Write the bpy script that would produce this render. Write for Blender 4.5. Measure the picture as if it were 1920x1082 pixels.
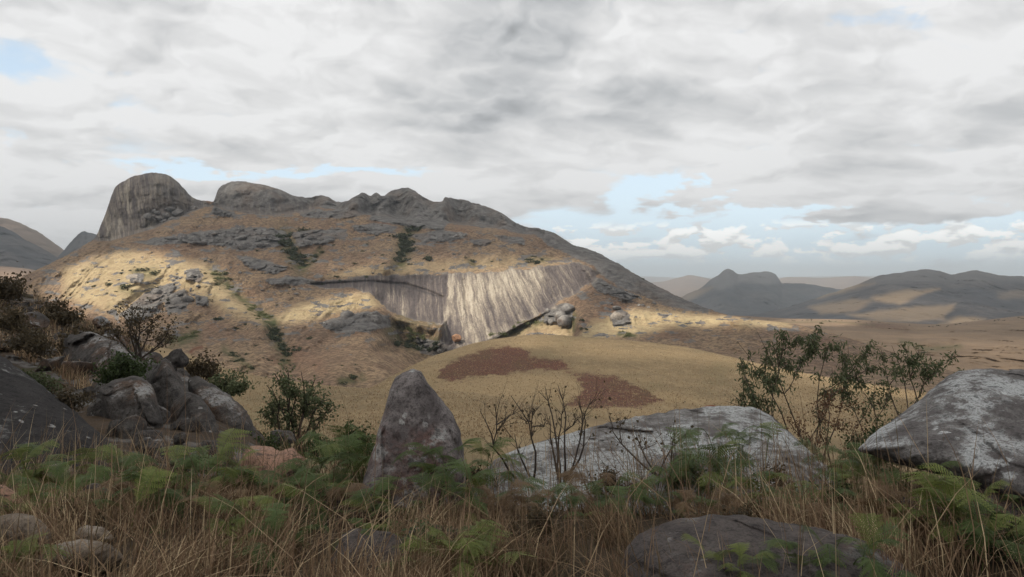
import bpy, bmesh, math, random
import numpy as np
from mathutils import Vector, Matrix

for _o in list(bpy.data.objects): bpy.data.objects.remove(_o)
SC = bpy.context.scene
COL = SC.collection
rng = np.random.default_rng(7)
random.seed(7)

# ---------------------------------------------------------------- camera
F = 1663.0; V0 = 526.0; EYE = 1.6          # focal length and horizon row of a 1920 x 1082 picture
cam_d = bpy.data.cameras.new('camera'); cam = bpy.data.objects.new('camera', cam_d); COL.objects.link(cam)
cam.location = (0, 0, EYE); cam.rotation_euler = (math.radians(90), 0, 0)
cam_d.sensor_width = 36; cam_d.lens = F/1920*36; cam_d.shift_y = (V0-541)/1920
cam_d.clip_start = 0.1; cam_d.clip_end = 200000
SC.camera = cam

# ---------------------------------------------------------------- light
SUN_TO = Vector((-0.62, -0.30, 0.80)).normalized()        # towards the sun: high, left and a little behind
sun_el = math.asin(SUN_TO.z); sun_az = math.atan2(SUN_TO.x, SUN_TO.y)
sd = bpy.data.lights.new('sun', 'SUN'); sd.energy = 5.0; sd.angle = math.radians(0.53); sd.color = (1.0, 0.92, 0.79)
so = bpy.data.objects.new('sun', sd); COL.objects.link(so)
so.rotation_euler = SUN_TO.to_track_quat('Z', 'Y').to_euler(); so.location = SUN_TO*50

SC.view_settings.view_transform = 'Standard'; SC.view_settings.look = 'None'
SC.view_settings.exposure = 0.30; SC.view_settings.gamma = 1.0; SC.view_settings.use_curve_mapping = False
SC.cycles.use_denoising = True
try: SC.cycles.denoiser = 'OPENIMAGEDENOISE'
except Exception: pass
SC.cycles.max_bounces = 5; SC.cycles.diffuse_bounces = 2; SC.cycles.glossy_bounces = 2
SC.cycles.transparent_max_bounces = 12; SC.cycles.volume_bounces = 0
SC.cycles.sample_clamp_indirect = 4.0
SC.cycles.use_adaptive_sampling = True; SC.cycles.adaptive_threshold = 0.01; SC.cycles.adaptive_min_samples = 12

# ---------------------------------------------------------------- node helper
class NT:
    dims = '3D'
    def __init__(s, tree): s.t = tree; s.n = tree.nodes; s.l = tree.links
    def node(s, typ, props=None, ins=None):
        nd = s.n.new(typ)
        for k, v in (props or {}).items(): setattr(nd, k, v)
        for k, v in (ins or {}).items(): s.set(nd.inputs[k], v)
        return nd
    def set(s, sock, v):
        if isinstance(v, bpy.types.NodeSocket): s.l.new(v, sock)
        elif v is None: pass
        else:
            if isinstance(v, (tuple, list)) and len(v) == 3 and sock.type == 'RGBA': v = (*v, 1)
            sock.default_value = v
    def math(s, op, a, b=None, c=None, clamp=False):
        nd = s.n.new('ShaderNodeMath'); nd.operation = op; nd.use_clamp = clamp
        for i, v in enumerate((a, b, c)):
            if v is not None: s.set(nd.inputs[i], v)
        return nd.outputs[0]
    def add(s, a, b): return s.math('ADD', a, b)
    def sub(s, a, b): return s.math('SUBTRACT', a, b)
    def mul(s, a, b): return s.math('MULTIPLY', a, b)
    def vmath(s, op, a, b=None, scale=None):
        nd = s.n.new('ShaderNodeVectorMath'); nd.operation = op
        s.set(nd.inputs[0], a)
        if b is not None: s.set(nd.inputs[1], b)
        if scale is not None: s.set(nd.inputs['Scale'], scale)
        return nd.outputs[0]
    def mapr(s, v, a, b, c=0.0, d=1.0, smooth=True):
        nd = s.n.new('ShaderNodeMapRange'); nd.interpolation_type = 'SMOOTHSTEP' if smooth else 'LINEAR'
        for i, x in enumerate((v, a, b, c, d)): s.set(nd.inputs[i], x)
        return nd.outputs[0]
    def mix(s, f, a, b, mode='MIX'):
        nd = s.n.new('ShaderNodeMix'); nd.data_type = 'RGBA'; nd.blend_type = mode
        s.set(nd.inputs[0], f); s.set(nd.inputs[6], a); s.set(nd.inputs[7], b)
        return nd.outputs[2]
    def fmix(s, f, a, b):
        nd = s.n.new('ShaderNodeMix'); nd.data_type = 'FLOAT'
        s.set(nd.inputs[0], f); s.set(nd.inputs[2], a); s.set(nd.inputs[3], b)
        return nd.outputs[0]
    def noise(s, vec, scale, detail=4, rough=0.55, dist=0.0, out=0):
        nd = s.node('ShaderNodeTexNoise', {'noise_dimensions': s.dims}, {'Vector': vec, 'Scale': scale, 'Detail': detail, 'Roughness': rough, 'Distortion': dist})
        return nd.outputs[out]
    def voro(s, vec, scale, feature='F1', out='Distance', rand=1.0):
        nd = s.n.new('ShaderNodeTexVoronoi'); nd.feature = feature
        s.set(nd.inputs['Vector'], vec); s.set(nd.inputs['Scale'], scale); s.set(nd.inputs['Randomness'], rand)
        return nd.outputs[out]
    def attr(s, name, out='Fac'):
        nd = s.n.new('ShaderNodeAttribute'); nd.attribute_name = name; return nd.outputs[out]
    def comb(s, x, y, z): return s.node('ShaderNodeCombineXYZ', {}, {0: x, 1: y, 2: z}).outputs[0]
    def sep(s, v): return s.node('ShaderNodeSeparateXYZ', {}, {0: v}).outputs
    def scale3(s, v, xyz): return s.vmath('MULTIPLY', v, xyz)
    def ramp(s, f, stops):
        nd = s.n.new('ShaderNodeValToRGB'); cr = nd.color_ramp
        while len(cr.elements) < len(stops): cr.elements.new(0.5)
        for e, (p, c) in zip(cr.elements, stops): e.position = p; e.color = (*c, 1)
        s.set(nd.inputs[0], f); return nd.outputs[0]

# ---------------------------------------------------------------- sky: blue air with a broken cloud sheet
W = bpy.data.worlds.new('World'); SC.world = W; W.use_nodes = True
SKYK = 0.80                                    # cloud brightness that goes with the exposure set above
def build_world():
    T = NT(W.node_tree); T.n.clear(); T.dims = '2D'
    g = T.node('ShaderNodeTexCoord').outputs['Generated']
    d = T.vmath('NORMALIZE', g); x, y, z = T.sep(d)
    sky = T.node('ShaderNodeTexSky', {'sky_type': 'NISHITA', 'sun_disc': False, 'sun_elevation': sun_el,
                                      'sun_rotation': sun_az, 'altitude': 900, 'air_density': 1.0, 'dust_density': 1.2, 'ozone_density': 1.0})
    zc = T.math('MAXIMUM', z, 0.0)
    az = T.math('ARCTAN2', x, y)                      # 0 straight ahead, + to the right
    el = T.math('ARCSINE', z)
    def blob(acc, u, v, ru, rv, amt):                  # soft elliptical patch of sky, radii in picture units
        a = math.atan2(u-960, F); e = math.atan2(V0-v, math.hypot(F, u-960))
        nd = T.n.new('ShaderNodeVectorMath'); nd.operation = 'MULTIPLY_ADD'
        T.l.new(ae, nd.inputs[0]); nd.inputs[1].default_value = (F/ru, F/rv, 0); nd.inputs[2].default_value = (-a*F/ru, -e*F/rv, 0)
        ln = T.n.new('ShaderNodeVectorMath'); ln.operation = 'LENGTH'; T.l.new(nd.outputs[0], ln.inputs[0])
        r = T.mapr(ln.outputs['Value'], 0.25, 1.5, amt, 0.0)
        return r if acc is None else T.add(acc, r)
    ew = T.noise(T.comb(T.mul(az, 9.0), T.mul(el, 24.0), 0.0), 1.0, 4, 0.62)
    ew = T.comb(ew, ew, 0.0)
    ae = T.vmath('MULTIPLY_ADD', ew, (0.20, 0.060, 0)); T.l.new(T.comb(T.sub(az, 0.10), T.sub(el, 0.030), 0.0), ae.node.inputs[2])
    # heaped cells of cloud, closer packed and flatter towards the horizon
    ly = T.mul(T.math('LOGARITHM', T.add(T.math('MAXIMUM', el, 0.0), 0.085), 2.71828), 2.9)
    p = T.comb(T.mul(az, 4.6), T.mul(ly, 0.98), 0.0)
    big = T.noise(T.vmath('ADD', p, (3.1, 7.7, 0)), 0.8, 2, 0.5)
    wf = T.noise(p, 2.2, 3, 0.55)
    wv = T.vmath('MULTIPLY_ADD', T.comb(wf, wf, 0.0), (0.46, -0.32, 0)); T.l.new(p, wv.node.inputs[2])
    def puff(q, det):
        n = T.noise(q, 1.7, det, 0.52)
        w = T.n.new('ShaderNodeTexVoronoi'); w.voronoi_dimensions = '2D'; w.feature = 'F1'; T.set(w.inputs['Vector'], T.scale3(q, (1.0, 1.25, 1))); w.inputs['Scale'].default_value = 3.6
        dd = w.outputs['Distance']
        return T.add(T.mul(n, 0.95), T.mul(T.sub(0.3, T.mul(dd, dd)), 0.16))
    n0 = puff(wv, 6); n1 = puff(T.vmath('ADD', wv, (-0.03, 0.10, 0.0)), 4)
    cov = T.add(T.mul(big, 0.50), n0)
    acc = None
    for b in [(75, 112, 110, 44, -.22), (520, 324, 300, 12, -.40), (1200, 368, 120, 30, -.55), (1290, 414, 330, 28, -.46), (1640, 416, 340, 24, -.36),
              (1650, 32, 150, 26, -.24), (10, 258, 70, 20, -.26), (1500, 470, 1000, 48, -.60), (1750, 262, 150, 12, -.10),
              (1410, 352, 150, 28, .30), (1360, 411, 36, 13, .50), (100, 375, 170, 50, .16), (760, 350, 130, 20, .26)]:
        acc = blob(acc, *b)
    cov = T.add(T.add(cov, acc), 0.115)
    # small heaped clouds low over the plain
    k2 = T.comb(T.mul(az, 21), T.mul(el, 52), 2.0)
    cum = T.noise(k2, 1.0, 5, 0.58); cum2 = T.noise(T.vmath('ADD', k2, (0, 0.35, 0)), 1.0, 3, 0.58)
    low = T.mul(T.mapr(el, 0.010, 0.034), T.mapr(el, 0.070, 0.052))
    cumm = T.mul(T.mapr(T.add(cum, T.mul(T.sub(low, 1.0), 0.12)), 0.43, 0.50), low)
    dens = T.mapr(cov, 0.42, 0.69)
    relief = T.mul(T.sub(n0, n1), 1.0)
    thick = T.mapr(T.add(T.mul(big, 0.75), T.mul(n0, 0.55)), 0.48, 0.86)
    shade = blob(blob(blob(blob(None, 960, 10, 480, 80, 0.13), 1020, 190, 330, 45, 0.12), 300, 285, 230, 28, 0.12), 1000, 250, 300, 25, .06)
    bright = T.sub(T.sub(T.add(0.975, relief), T.mul(thick, 0.29)), shade)
    bright = T.math('MINIMUM', T.math('MAXIMUM', bright, 0.36), 0.95)
    ccol = T.mix(T.mapr(bright, 0.45, 0.85), (0.94, 0.97, 1.0), (1.0, 1.0, 1.0))
    csh = T.node('ShaderNodeBackground', {}, {'Color': ccol, 'Strength': T.mul(bright, SKYK)})
    cus = T.node('ShaderNodeBackground', {}, {'Color': (1.0, 0.985, 0.95), 'Strength': T.mul(T.mapr(T.sub(cum, cum2), -0.08, 0.10, 1.05, 1.60), SKYK)})
    skc = T.node('ShaderNodeBackground', {}, {'Color': sky.outputs[0], 'Strength': 0.105})
    pale = T.node('ShaderNodeBackground', {}, {'Color': (0.76, 0.90, 1.0), 'Strength': 1.42*SKYK})   # pale air low down
    def mixs(f, a, b): return T.node('ShaderNodeMixShader', {}, {0: f, 1: a, 2: b}).outputs[0]
    a = mixs(T.mapr(el, 0.25, 0.0, 0.45, 0.85), skc.outputs[0], pale.outputs[0])
    a = mixs(T.mul(cumm, 0.85), a, cus.outputs[0])
    a = mixs(T.mul(dens, T.mapr(el, 0.0, 0.06, 0.5, 1.0)), a, csh.outputs[0])
    T.node('ShaderNodeOutputWorld', {}, {0: a})
    W.cycles.sampling_method = 'MANUAL'; W.cycles.sample_map_resolution = 256
build_world()

# ---------------------------------------------------------------- numeric helpers
def P(u, v, d):
    return np.stack([(np.asarray(u)-960)/F*d, np.asarray(d)+0*np.asarray(u), EYE+(V0-np.asarray(v))/F*d], -1)
def Pv(u, v, d): return Vector(((u-960)/F*d, d, EYE+(V0-v)/F*d))

_G = np.array([[1,1,0],[-1,1,0],[1,-1,0],[-1,-1,0],[1,0,1],[-1,0,1],[1,0,-1],[-1,0,-1],[0,1,1],[0,-1,1],[0,1,-1],[0,-1,-1]], float)
def _hash(i, j, k):
    h = (i*374761393 + j*668265263 + k*2147483647 + 974711) & 0xffffffff
    h = ((h ^ (h >> 13))*1274126177) & 0xffffffff
    return h ^ (h >> 16)
_GX, _GY, _GZ = [np.ascontiguousarray(_G[:, k]).astype(np.float32) for k in range(3)]
def perlin(x, y, z=0.0, seed=0):
    x, y, z = np.broadcast_arrays(np.asarray(x, np.float64), np.asarray(y, np.float64), np.asarray(z, np.float64))
    x0, y0, z0 = np.floor(x), np.floor(y), np.floor(z)
    xf, yf, zf = (x-x0).astype(np.float32), (y-y0).astype(np.float32), (z-z0).astype(np.float32)
    hx = [((x0.astype(np.int64)+a+seed*17)*374761393).astype(np.uint32) for a in (0, 1)]
    hy = [((y0.astype(np.int64)+b)*668265263).astype(np.uint32) for b in (0, 1)]
    hz = [((z0.astype(np.int64)+c+seed*31)*2147483647+974711).astype(np.uint32) for c in (0, 1)]
    f = lambda t: t*t*t*(t*(t*6-15)+10)
    wx, wy, wz = f(xf), f(yf), f(zf)
    flat = not np.any(zf)
    r = 0
    for c in ((0,) if flat else (0, 1)):
        for b in (0, 1):
            for a in (0, 1):
                h = hx[a]+hy[b]+hz[c]; h = (h ^ (h >> np.uint32(13)))*np.uint32(1274126177); h = (h ^ (h >> np.uint32(16))) % np.uint32(12)
                dt = _GX[h]*(xf-a)+_GY[h]*(yf-b)+_GZ[h]*(zf-c)
                dt *= (wx if a else 1-wx); dt *= (wy if b else 1-wy)
                if not flat: dt *= (wz if c else 1-wz)
                r = r+dt
    return r
def fbm(x, y, z=0.0, oct=5, gain=0.5, lac=2.03, seed=0, ridged=False):
    s = 0; a = 1.0; n = 0
    for o in range(oct):
        p = perlin(np.asarray(x)*lac**o, np.asarray(y)*lac**o, np.asarray(z)*lac**o, seed+o)
        if ridged: p = 1-2*np.abs(p)
        s = s+a*p; n += a; a *= gain
    return s/n
def cells(x, y, seed=0):
    x = np.asarray(x, float); y = np.asarray(y, float)
    xi = np.floor(x).astype(np.int64); yi = np.floor(y).astype(np.int64)
    f1 = np.full(x.shape, 9.0); f2 = np.full(x.shape, 9.0); cid = np.zeros(x.shape)
    for a in (-1, 0, 1):
        for b in (-1, 0, 1):
            h = _hash(xi+a, yi+b, np.int64(seed)); h2 = _hash(xi+a, yi+b, np.int64(seed+77))
            px = xi+a+(h % 1000)/1000.0; py = yi+b+(h2 % 1000)/1000.0
            dd = np.hypot(px-x, py-y)
            near = dd < f1
            f2 = np.where(near, f1, np.minimum(f2, dd)); cid = np.where(near, ((h >> 5) % 997)/997.0, cid); f1 = np.where(near, dd, f1)
    return f1, f2, cid
def sstep(a, b, x):
    t = np.clip((x-a)/(b-a), 0, 1); return t*t*(3-2*t)
def seg_dist(u, v, pts):
    best = np.full(np.shape(u), 1e9)
    for (a, b), (c, d) in zip(pts[:-1], pts[1:]):
        L = max((c-a)**2+(d-b)**2, 1e-9)
        t = np.clip(((u-a)*(c-a)+(v-b)*(d-b))/L, 0, 1)
        best = np.minimum(best, np.hypot(u-a-t*(c-a), v-b-t*(d-b)))
    return best
def poly(u, v, pts, soft=4.0):
    """soft inside mask of a polygon: 1 inside, 0 outside"""
    ins = np.zeros(np.shape(u), bool); n = len(pts)
    for i in range(n):
        x1, y1 = pts[i]; x2, y2 = pts[(i+1) % n]
        if y1 == y2: continue
        c = ((y1 > v) != (y2 > v)) & (u < (x2-x1)*(v-y1)/(y2-y1)+x1)
        ins ^= c
    dd = seg_dist(u, v, list(pts)+[pts[0]])
    sd_ = np.where(ins, dd, -dd)
    return sstep(-soft, soft, sd_)
def curve(pts):
    a = np.array(pts, float)
    def f(u):
        u = np.asarray(u, float); x, y = a[:, 0], a[:, 1]
        h = np.diff(x); s = np.diff(y)/h
        m = np.zeros(len(x)); m[0] = s[0]; m[-1] = s[-1]
        for i in range(1, len(x)-1):
            m[i] = 0 if s[i-1]*s[i] <= 0 else 2*s[i-1]*s[i]/(s[i-1]+s[i])
        k = np.clip(np.searchsorted(x, u)-1, 0, len(h)-1)
        t = np.clip((u-x[k])/h[k], 0, 1)
        return ((1+2*t)*(1-t)**2*y[k]+t*(1-t)**2*h[k]*m[k]+t*t*(3-2*t)*y[k+1]+t*t*(t-1)*h[k]*m[k+1])
    return f

# ---------------------------------------------------------------- object helpers
def tag(o, label=None, cat=None, group=None, kind=None):
    if label: o['label'] = label
    if cat: o['category'] = cat
    if group: o['group'] = group
    if kind: o['kind'] = kind
    return o
def link(o, parent=None):
    COL.objects.link(o)
    if parent is not None: o.parent = parent
    return o
def mesh_obj(name, verts, faces, mat, parent=None, smooth=True, attrs=None, uv=None, loc=None):
    me = bpy.data.meshes.new(name)
    verts = np.asarray(verts, np.float32).reshape(-1, 3)
    if isinstance(faces, np.ndarray) and faces.ndim == 2:
        nf, k = faces.shape
        me.vertices.add(len(verts)); me.vertices.foreach_set('co', verts.ravel())
        me.loops.add(nf*k); me.loops.foreach_set('vertex_index', faces.astype(np.int32).ravel())
        me.polygons.add(nf); me.polygons.foreach_set('loop_start', np.arange(0, nf*k, k, dtype=np.int32))
        me.update(calc_edges=True)
    else:
        me.from_pydata(verts.tolist(), [], [list(f) for f in faces])
    if smooth: me.polygons.foreach_set('use_smooth', np.ones(len(me.polygons), bool))
    for k, a in (attrs or {}).items():
        a = np.asarray(a, np.float32)
        if a.ndim == 1:
            at = me.attributes.new(k, 'FLOAT', 'POINT'); at.data.foreach_set('value', a)
        else:
            at = me.attributes.new(k, 'FLOAT_VECTOR', 'POINT'); at.data.foreach_set('vector', a.ravel())
    if mat is not None: me.materials.append(mat)
    o = bpy.data.objects.new(name, me)
    if loc is not None: o.location = loc
    return link(o, parent)
def empty(name, loc=(0, 0, 0), rz=0.0):
    o = bpy.data.objects.new(name, None); o.empty_display_size = 0.2
    o.location = loc; o.rotation_euler = (0, 0, rz)
    return link(o)
def grid_faces(nr, nc):
    i = np.arange(nr-1)[:, None]*nc+np.arange(nc-1)[None, :]
    return np.stack([i, i+1, i+nc+1, i+nc], -1).reshape(-1, 4)
def new_mat(name):
    m = bpy.data.materials.new(name); m.use_nodes = True
    T = NT(m.node_tree); T.n.clear(); return m, T
def finish(T, color, rough=0.9, bump=None, strength=0.5, dist=0.1, spec=0.2, normal=None, translucent=None):
    b = T.node('ShaderNodeBsdfPrincipled', {}, {'Base Color': color, 'Roughness': rough, 'Specular IOR Level': spec})
    if bump is not None:
        bn = T.node('ShaderNodeBump', {}, {'Strength': strength, 'Distance': dist, 'Height': bump}); T.l.new(bn.outputs[0], b.inputs['Normal'])
    out = b.outputs[0]
    if translucent is not None:
        tr = T.node('ShaderNodeBsdfTranslucent', {}, {'Color': translucent})
        out = T.node('ShaderNodeMixShader', {}, {0: 0.22, 1: out, 2: tr.outputs[0]}).outputs[0]
    T.node('ShaderNodeOutputMaterial', {}, {0: out})
# ================================================================ LARGE STRUCTURE
class Sheet:
    """a real terrain surface; its shape is set by rays of sight and a depth along each, then it drops away behind its skyline"""
    def __init__(s, name, us, vsky, vbot, nrow, D, mat, attrs=None, back=(30, 8), nback=6):
        us = np.asarray(us, float); s.us = us; s.vs = vsky(us); s.vb = vbot; nc = len(us)
        t = np.linspace(0, 1, nrow)[:, None]
        U = us[None, :]+0*t; V = vbot+t*(s.vs[None, :]-vbot)
        s.D = D(U, V); s.nrow = nrow
        pos = P(U, V, s.D)
        at = attrs(U, V, pos) if attrs else {}
        last = pos[-1]; bw, bd = back; rows = [pos]
        dirv = last.copy(); dirv[:, 2] = 0; dirv /= np.linalg.norm(dirv[:, :2], axis=1)[:, None]
        for k in range(1, nback+1):
            r = last+dirv*bw*k; r[:, 2] = last[:, 2]-bd*k**1.6
            rows.append(r[None])
        allp = np.concatenate(rows, 0); nr = allp.shape[0]
        for k_, a in at.items():
            pad = np.repeat(a[-1:], nback, 0); at[k_] = np.concatenate([a, pad], 0)
        at = {k_: (a.reshape(-1) if a.ndim == 2 else a.reshape(-1, 3)) for k_, a in at.items()}
        s.obj = mesh_obj(name, allp, grid_faces(nr, nc), mat, attrs=at)
        tag(s.obj, kind='structure')
    def depth(s, u, v):
        i = np.clip(np.interp(u, s.us, np.arange(len(s.us))), 0, len(s.us)-1.001)
        vs = np.interp(u, s.us, s.vs); t = np.clip((v-s.vb)/(vs-s.vb), 0, 1)*(s.nrow-1); t = min(t, s.nrow-1.001)
        a, b = int(t), int(i); ft, fi = t-a, i-b
        D = s.D
        return (D[a, b]*(1-fi)+D[a, b+1]*fi)*(1-ft)+(D[a+1, b]*(1-fi)+D[a+1, b+1]*fi)*ft
    def at(s, u, v): return Pv(u, v, float(s.depth(u, v)))

def ridge_round(V, vs, w, R):
    s_ = np.clip((V-vs)/w, 0, 1); return R*(1-np.sqrt(np.clip(1-(1-s_)**2, 0, 1)))
def strokes(U, V, lst):
    r = 0
    for pts, w, a in lst: r = r+a*np.exp(-(seg_dist(U, V, pts)/w)**2)
    return r

# ---------------------------------------------------------------- materials of the land
def land_material():
    m, T = new_mat('mountain_grass_and_granite')
    p = T.node('ShaderNodeNewGeometry').outputs['Position']
    rock, streak, green, pale, red, dark = [T.attr(k) for k in ('rock', 'streak', 'green', 'pale', 'red', 'dark')]
    n1 = T.noise(p, 0.018, 5, 0.6); n2 = T.noise(p, 0.11, 5, 0.65); n3 = T.noise(p, 0.6, 4, 0.7)
    g = T.mix(T.mapr(n1, 0.36, 0.62), (0.245, 0.156, 0.104), (0.340, 0.236, 0.148))
    nm = T.noise(p, 0.27, 6, 0.72)
    g = T.mix(T.mul(T.mapr(n2, 0.48, 0.66), 0.6), g, (0.165, 0.108, 0.074))
    g = T.mix(T.mul(T.mapr(nm, 0.48, 0.57), 0.7), g, (0.098, 0.074, 0.055))
    g = T.mix(T.mul(T.mapr(nm, 0.48, 0.36), 0.45), g, (0.40, 0.295, 0.190))
    g = T.mix(T.mul(T.mapr(n3, 0.52, 0.64), 0.6), g, (0.075, 0.060, 0.045))
    g = T.mix(pale, g, T.mix(T.mapr(n2, 0.35, 0.7), (0.50, 0.40, 0.235), (0.38, 0.285, 0.165)))  # paler grass tone, painted in where the sun patches fall
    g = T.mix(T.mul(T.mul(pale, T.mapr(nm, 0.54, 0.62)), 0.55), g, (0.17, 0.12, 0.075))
    g = T.mix(red, g, T.mix(T.mapr(n2, 0.35, 0.7), (0.155, 0.058, 0.038), (0.20, 0.088, 0.055)))
    g = T.mix(T.mul(green, T.mapr(n2, 0.30, 0.55)), g, T.mix(n3, (0.05, 0.065, 0.028), (0.11, 0.11, 0.045)))
    # granite: grey with darker weathering, vertical water streaks on the bare faces
    sc = T.attr('sc', 'Vector')
    sc = T.vmath('ADD', sc, T.vmath('MULTIPLY', T.vmath('SUBTRACT', T.noise(T.scale3(sc, (0.03, 0.035, 1)), 1.0, 4, 0.6, out=1), (.5, .5, .5)), (11, 16, 0)))
    s1 = T.noise(T.scale3(sc, (0.10, 0.013, 1)), 1.0, 5, 0.62); s2 = T.noise(T.scale3(sc, (0.40, 0.030, 1)), 1.0, 4, 0.6)
    s3 = T.noise(T.scale3(sc, (0.035, 0.010, 1)), 1.0, 3, 0.6)
    r = T.mix(T.mapr(n2, 0.3, 0.7), (0.098, 0.092, 0.090), (0.235, 0.220, 0.206))
    r = T.mix(T.mul(T.mapr(n3, 0.48, 0.7), 0.6), r, (0.075, 0.068, 0.066))
    r = T.mix(T.mul(T.mapr(n1, 0.5, 0.66), 0.35), r, (0.20, 0.135, 0.095))
    sl = T.add(T.mul(s1, 0.75), T.mul(s2, 0.45))
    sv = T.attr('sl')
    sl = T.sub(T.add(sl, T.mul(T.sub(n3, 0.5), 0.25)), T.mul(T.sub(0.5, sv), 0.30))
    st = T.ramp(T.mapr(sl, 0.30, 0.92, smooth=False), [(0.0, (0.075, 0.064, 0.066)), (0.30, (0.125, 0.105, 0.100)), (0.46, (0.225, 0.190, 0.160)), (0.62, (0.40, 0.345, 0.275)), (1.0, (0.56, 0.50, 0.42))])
    chips = T.mapr(T.noise(T.scale3(sc, (0.10, 0.13, 1)), 1.0, 5, 0.7), 0.56, 0.62)
    st = T.mix(T.mul(chips, T.mapr(sv, 0.55, 0.9, 0.0, 0.55)), st, (0.16, 0.125, 0.095))
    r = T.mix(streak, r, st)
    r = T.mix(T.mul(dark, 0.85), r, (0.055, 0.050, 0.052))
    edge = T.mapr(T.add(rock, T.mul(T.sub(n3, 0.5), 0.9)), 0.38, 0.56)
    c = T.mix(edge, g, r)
    bump = T.add(T.mul(n2, 2.0), T.add(T.mul(nm, 1.2), T.mul(n3, 0.8)))
    finish(T, c, 0.93, bump, 1.0, 2.2, 0.12)
    return m
def hill_material(name, a, b, c, burnt=(0.132, 0.048, 0.032)):
    m, T = new_mat(name)
    p = T.node('ShaderNodeNewGeometry').outputs['Position']
    n1 = T.noise(p, 0.02, 5, 0.6); n2 = T.noise(T.scale3(p, (1, .45, 1)), 0.30, 6, 0.72); n3 = T.noise(T.scale3(p, (1, .5, 1)), 1.7, 4, 0.75)
    col = T.mix(T.mapr(n1, 0.35, 0.65), a, b)
    col = T.mix(T.mul(T.mapr(n2, 0.45, 0.75), 0.6), col, c)
    col = T.mix(T.mul(T.mapr(n3, 0.46, 0.7), 0.55), col, tuple(x*0.55 for x in a))
    rd = T.attr('red'); e = T.mapr(T.add(rd, T.add(T.mul(T.sub(n2, 0.5), 1.7), T.mul(T.sub(n3, 0.5), 0.9))), 0.36, 0.72)
    e = T.mul(e, T.mapr(n2, 0.30, 0.44))
    col = T.mix(T.mul(e, 0.92), col, T.mix(T.mapr(n3, 0.35, 0.65), burnt, (0.050, 0.027, 0.022)))
    col = T.mix(T.mul(T.attr('green'), T.mapr(n2, 0.3, 0.6)), col, (0.085, 0.082, 0.038))
    finish(T, col, 0.95, T.add(T.mul(n2, 1.0), T.mul(n3, 0.35)), 0.7, 0.5, 0.1)
    return m
def far_material(name, base, alt, rockc=(0.16, 0.15, 0.145)):
    m, T = new_mat(name)
    p = T.node('ShaderNodeNewGeometry').outputs['Position']
    n1 = T.noise(p, 0.0016, 6, 0.6); n2 = T.noise(p, 0.008, 6, 0.65); n3 = T.noise(p, 0.04, 3, 0.65)
    col = T.mix(T.mapr(n1, 0.38, 0.62), base, alt)
    col = T.mix(T.mul(T.mapr(n2, 0.45, 0.60), 0.65), col, tuple(x*0.5 for x in base))
    col = T.mix(T.mul(T.mapr(n3, 0.48, 0.58), 0.6), col, tuple(x*0.6 for x in base))
    col = T.mix(T.attr('pale'), col, T.mix(n2, (0.30, 0.20, 0.12), (0.42, 0.31, 0.19)))  # pale mask: patches of sun put into the land colour
    col = T.mix(T.attr('rock'), col, T.mix(n2, tuple(x*0.6 for x in rockc), tuple(x*1.4 for x in rockc)))
    finish(T, col, 0.95, T.add(n2, T.mul(n3, 0.4)), 1.0, 10.0, 0.05)
    return m
MOUNT = land_material()
GOLD = hill_material('dry_golden_grass', (0.265, 0.190, 0.104), (0.185, 0.134, 0.076), (0.360, 0.270, 0.152))
BROWN = hill_material('dry_brown_grass', (0.225, 0.158, 0.104), (0.165, 0.116, 0.078), (0.285, 0.208, 0.132))

# ---------------------------------------------------------------- the granite mountain
SKY_M = curve([(-700, 640), (-300, 600), (0, 540), (40, 520), (100, 491), (150, 464), (178, 446), (190, 420), (200, 394), (210, 365), (217, 350), (235, 337), (260, 328),
               (290, 324), (315, 328), (332, 340), (346, 356), (362, 370), (385, 377), (400, 378), (405, 366), (410, 354), (420, 346), (442, 340), (480, 344), (520, 354),
               (556, 368), (575, 371), (596, 366), (615, 369), (634, 380), (646, 378), (664, 369), (682, 361), (694, 367), (706, 362), (716, 367), (735, 357), (757, 352), (778, 358), (797, 371), (815, 378), (829, 378),
               (834, 370), (858, 372), (900, 384), (930, 394), (960, 412), (985, 425), (1010, 429), (1040, 438), (1072, 457), (1110, 470), (1150, 489), (1200, 519), (1240, 540),
               (1280, 560), (1320, 576), (1360, 589), (1400, 597), (1480, 606), (1560, 625), (1650, 652), (1750, 685), (1900, 730), (2300, 800)])
def sky_m(u):
    j = perlin(u*0.045, u*0+3.1)*3.0+perlin(u*0.16, u*0+9.0)*1.6+perlin(u*0.4, u*0+5.0)*0.8
    return SKY_M(u)+j*np.interp(u, [0, 150, 180, 1000, 1300, 1400], [.6, .8, .7, .9, .8, .2])
SLAB = [(838, 516), (900, 512), (960, 506), (1020, 500), (1075, 492), (1100, 496), (1122, 515), (1112, 530), (1088, 546), (1060, 560), (1010, 592), (960, 617), (925, 634), (895, 650), (850, 660), (825, 640), (832, 600), (836, 560)]
SLAB_L = [(575, 532), (620, 524), (690, 517), (770, 515), (872, 513), (875, 560), (868, 612), (790, 602), (745, 592), (715, 572), (695, 552), (660, 540), (610, 540)]
ALCOVE = [(915, 648), (960, 617), (1010, 592), (1060, 560), (1090, 547), (1112, 548), (1090, 575), (1078, 610), (1070, 660), (920, 680)]
DOME1 = [(172, 450), (190, 400), (205, 340), (290, 310), (345, 335), (392, 385), (350, 402), (318, 414), (290, 428), (262, 436), (235, 444), (205, 452)]
DOME2 = [(400, 385), (402, 350), (440, 330), (520, 345), (580, 366), (608, 384), (575, 397), (520, 404), (470, 402), (430, 393)]
CREST_R = [(575, 385), (600, 355), (640, 365), (690, 350), (757, 340), (800, 360), (860, 360), (930, 385), (1010, 420), (1015, 438), (985, 440), (940, 430), (880, 423), (820, 418), (760, 412), (690, 404), (640, 396)]
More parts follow.
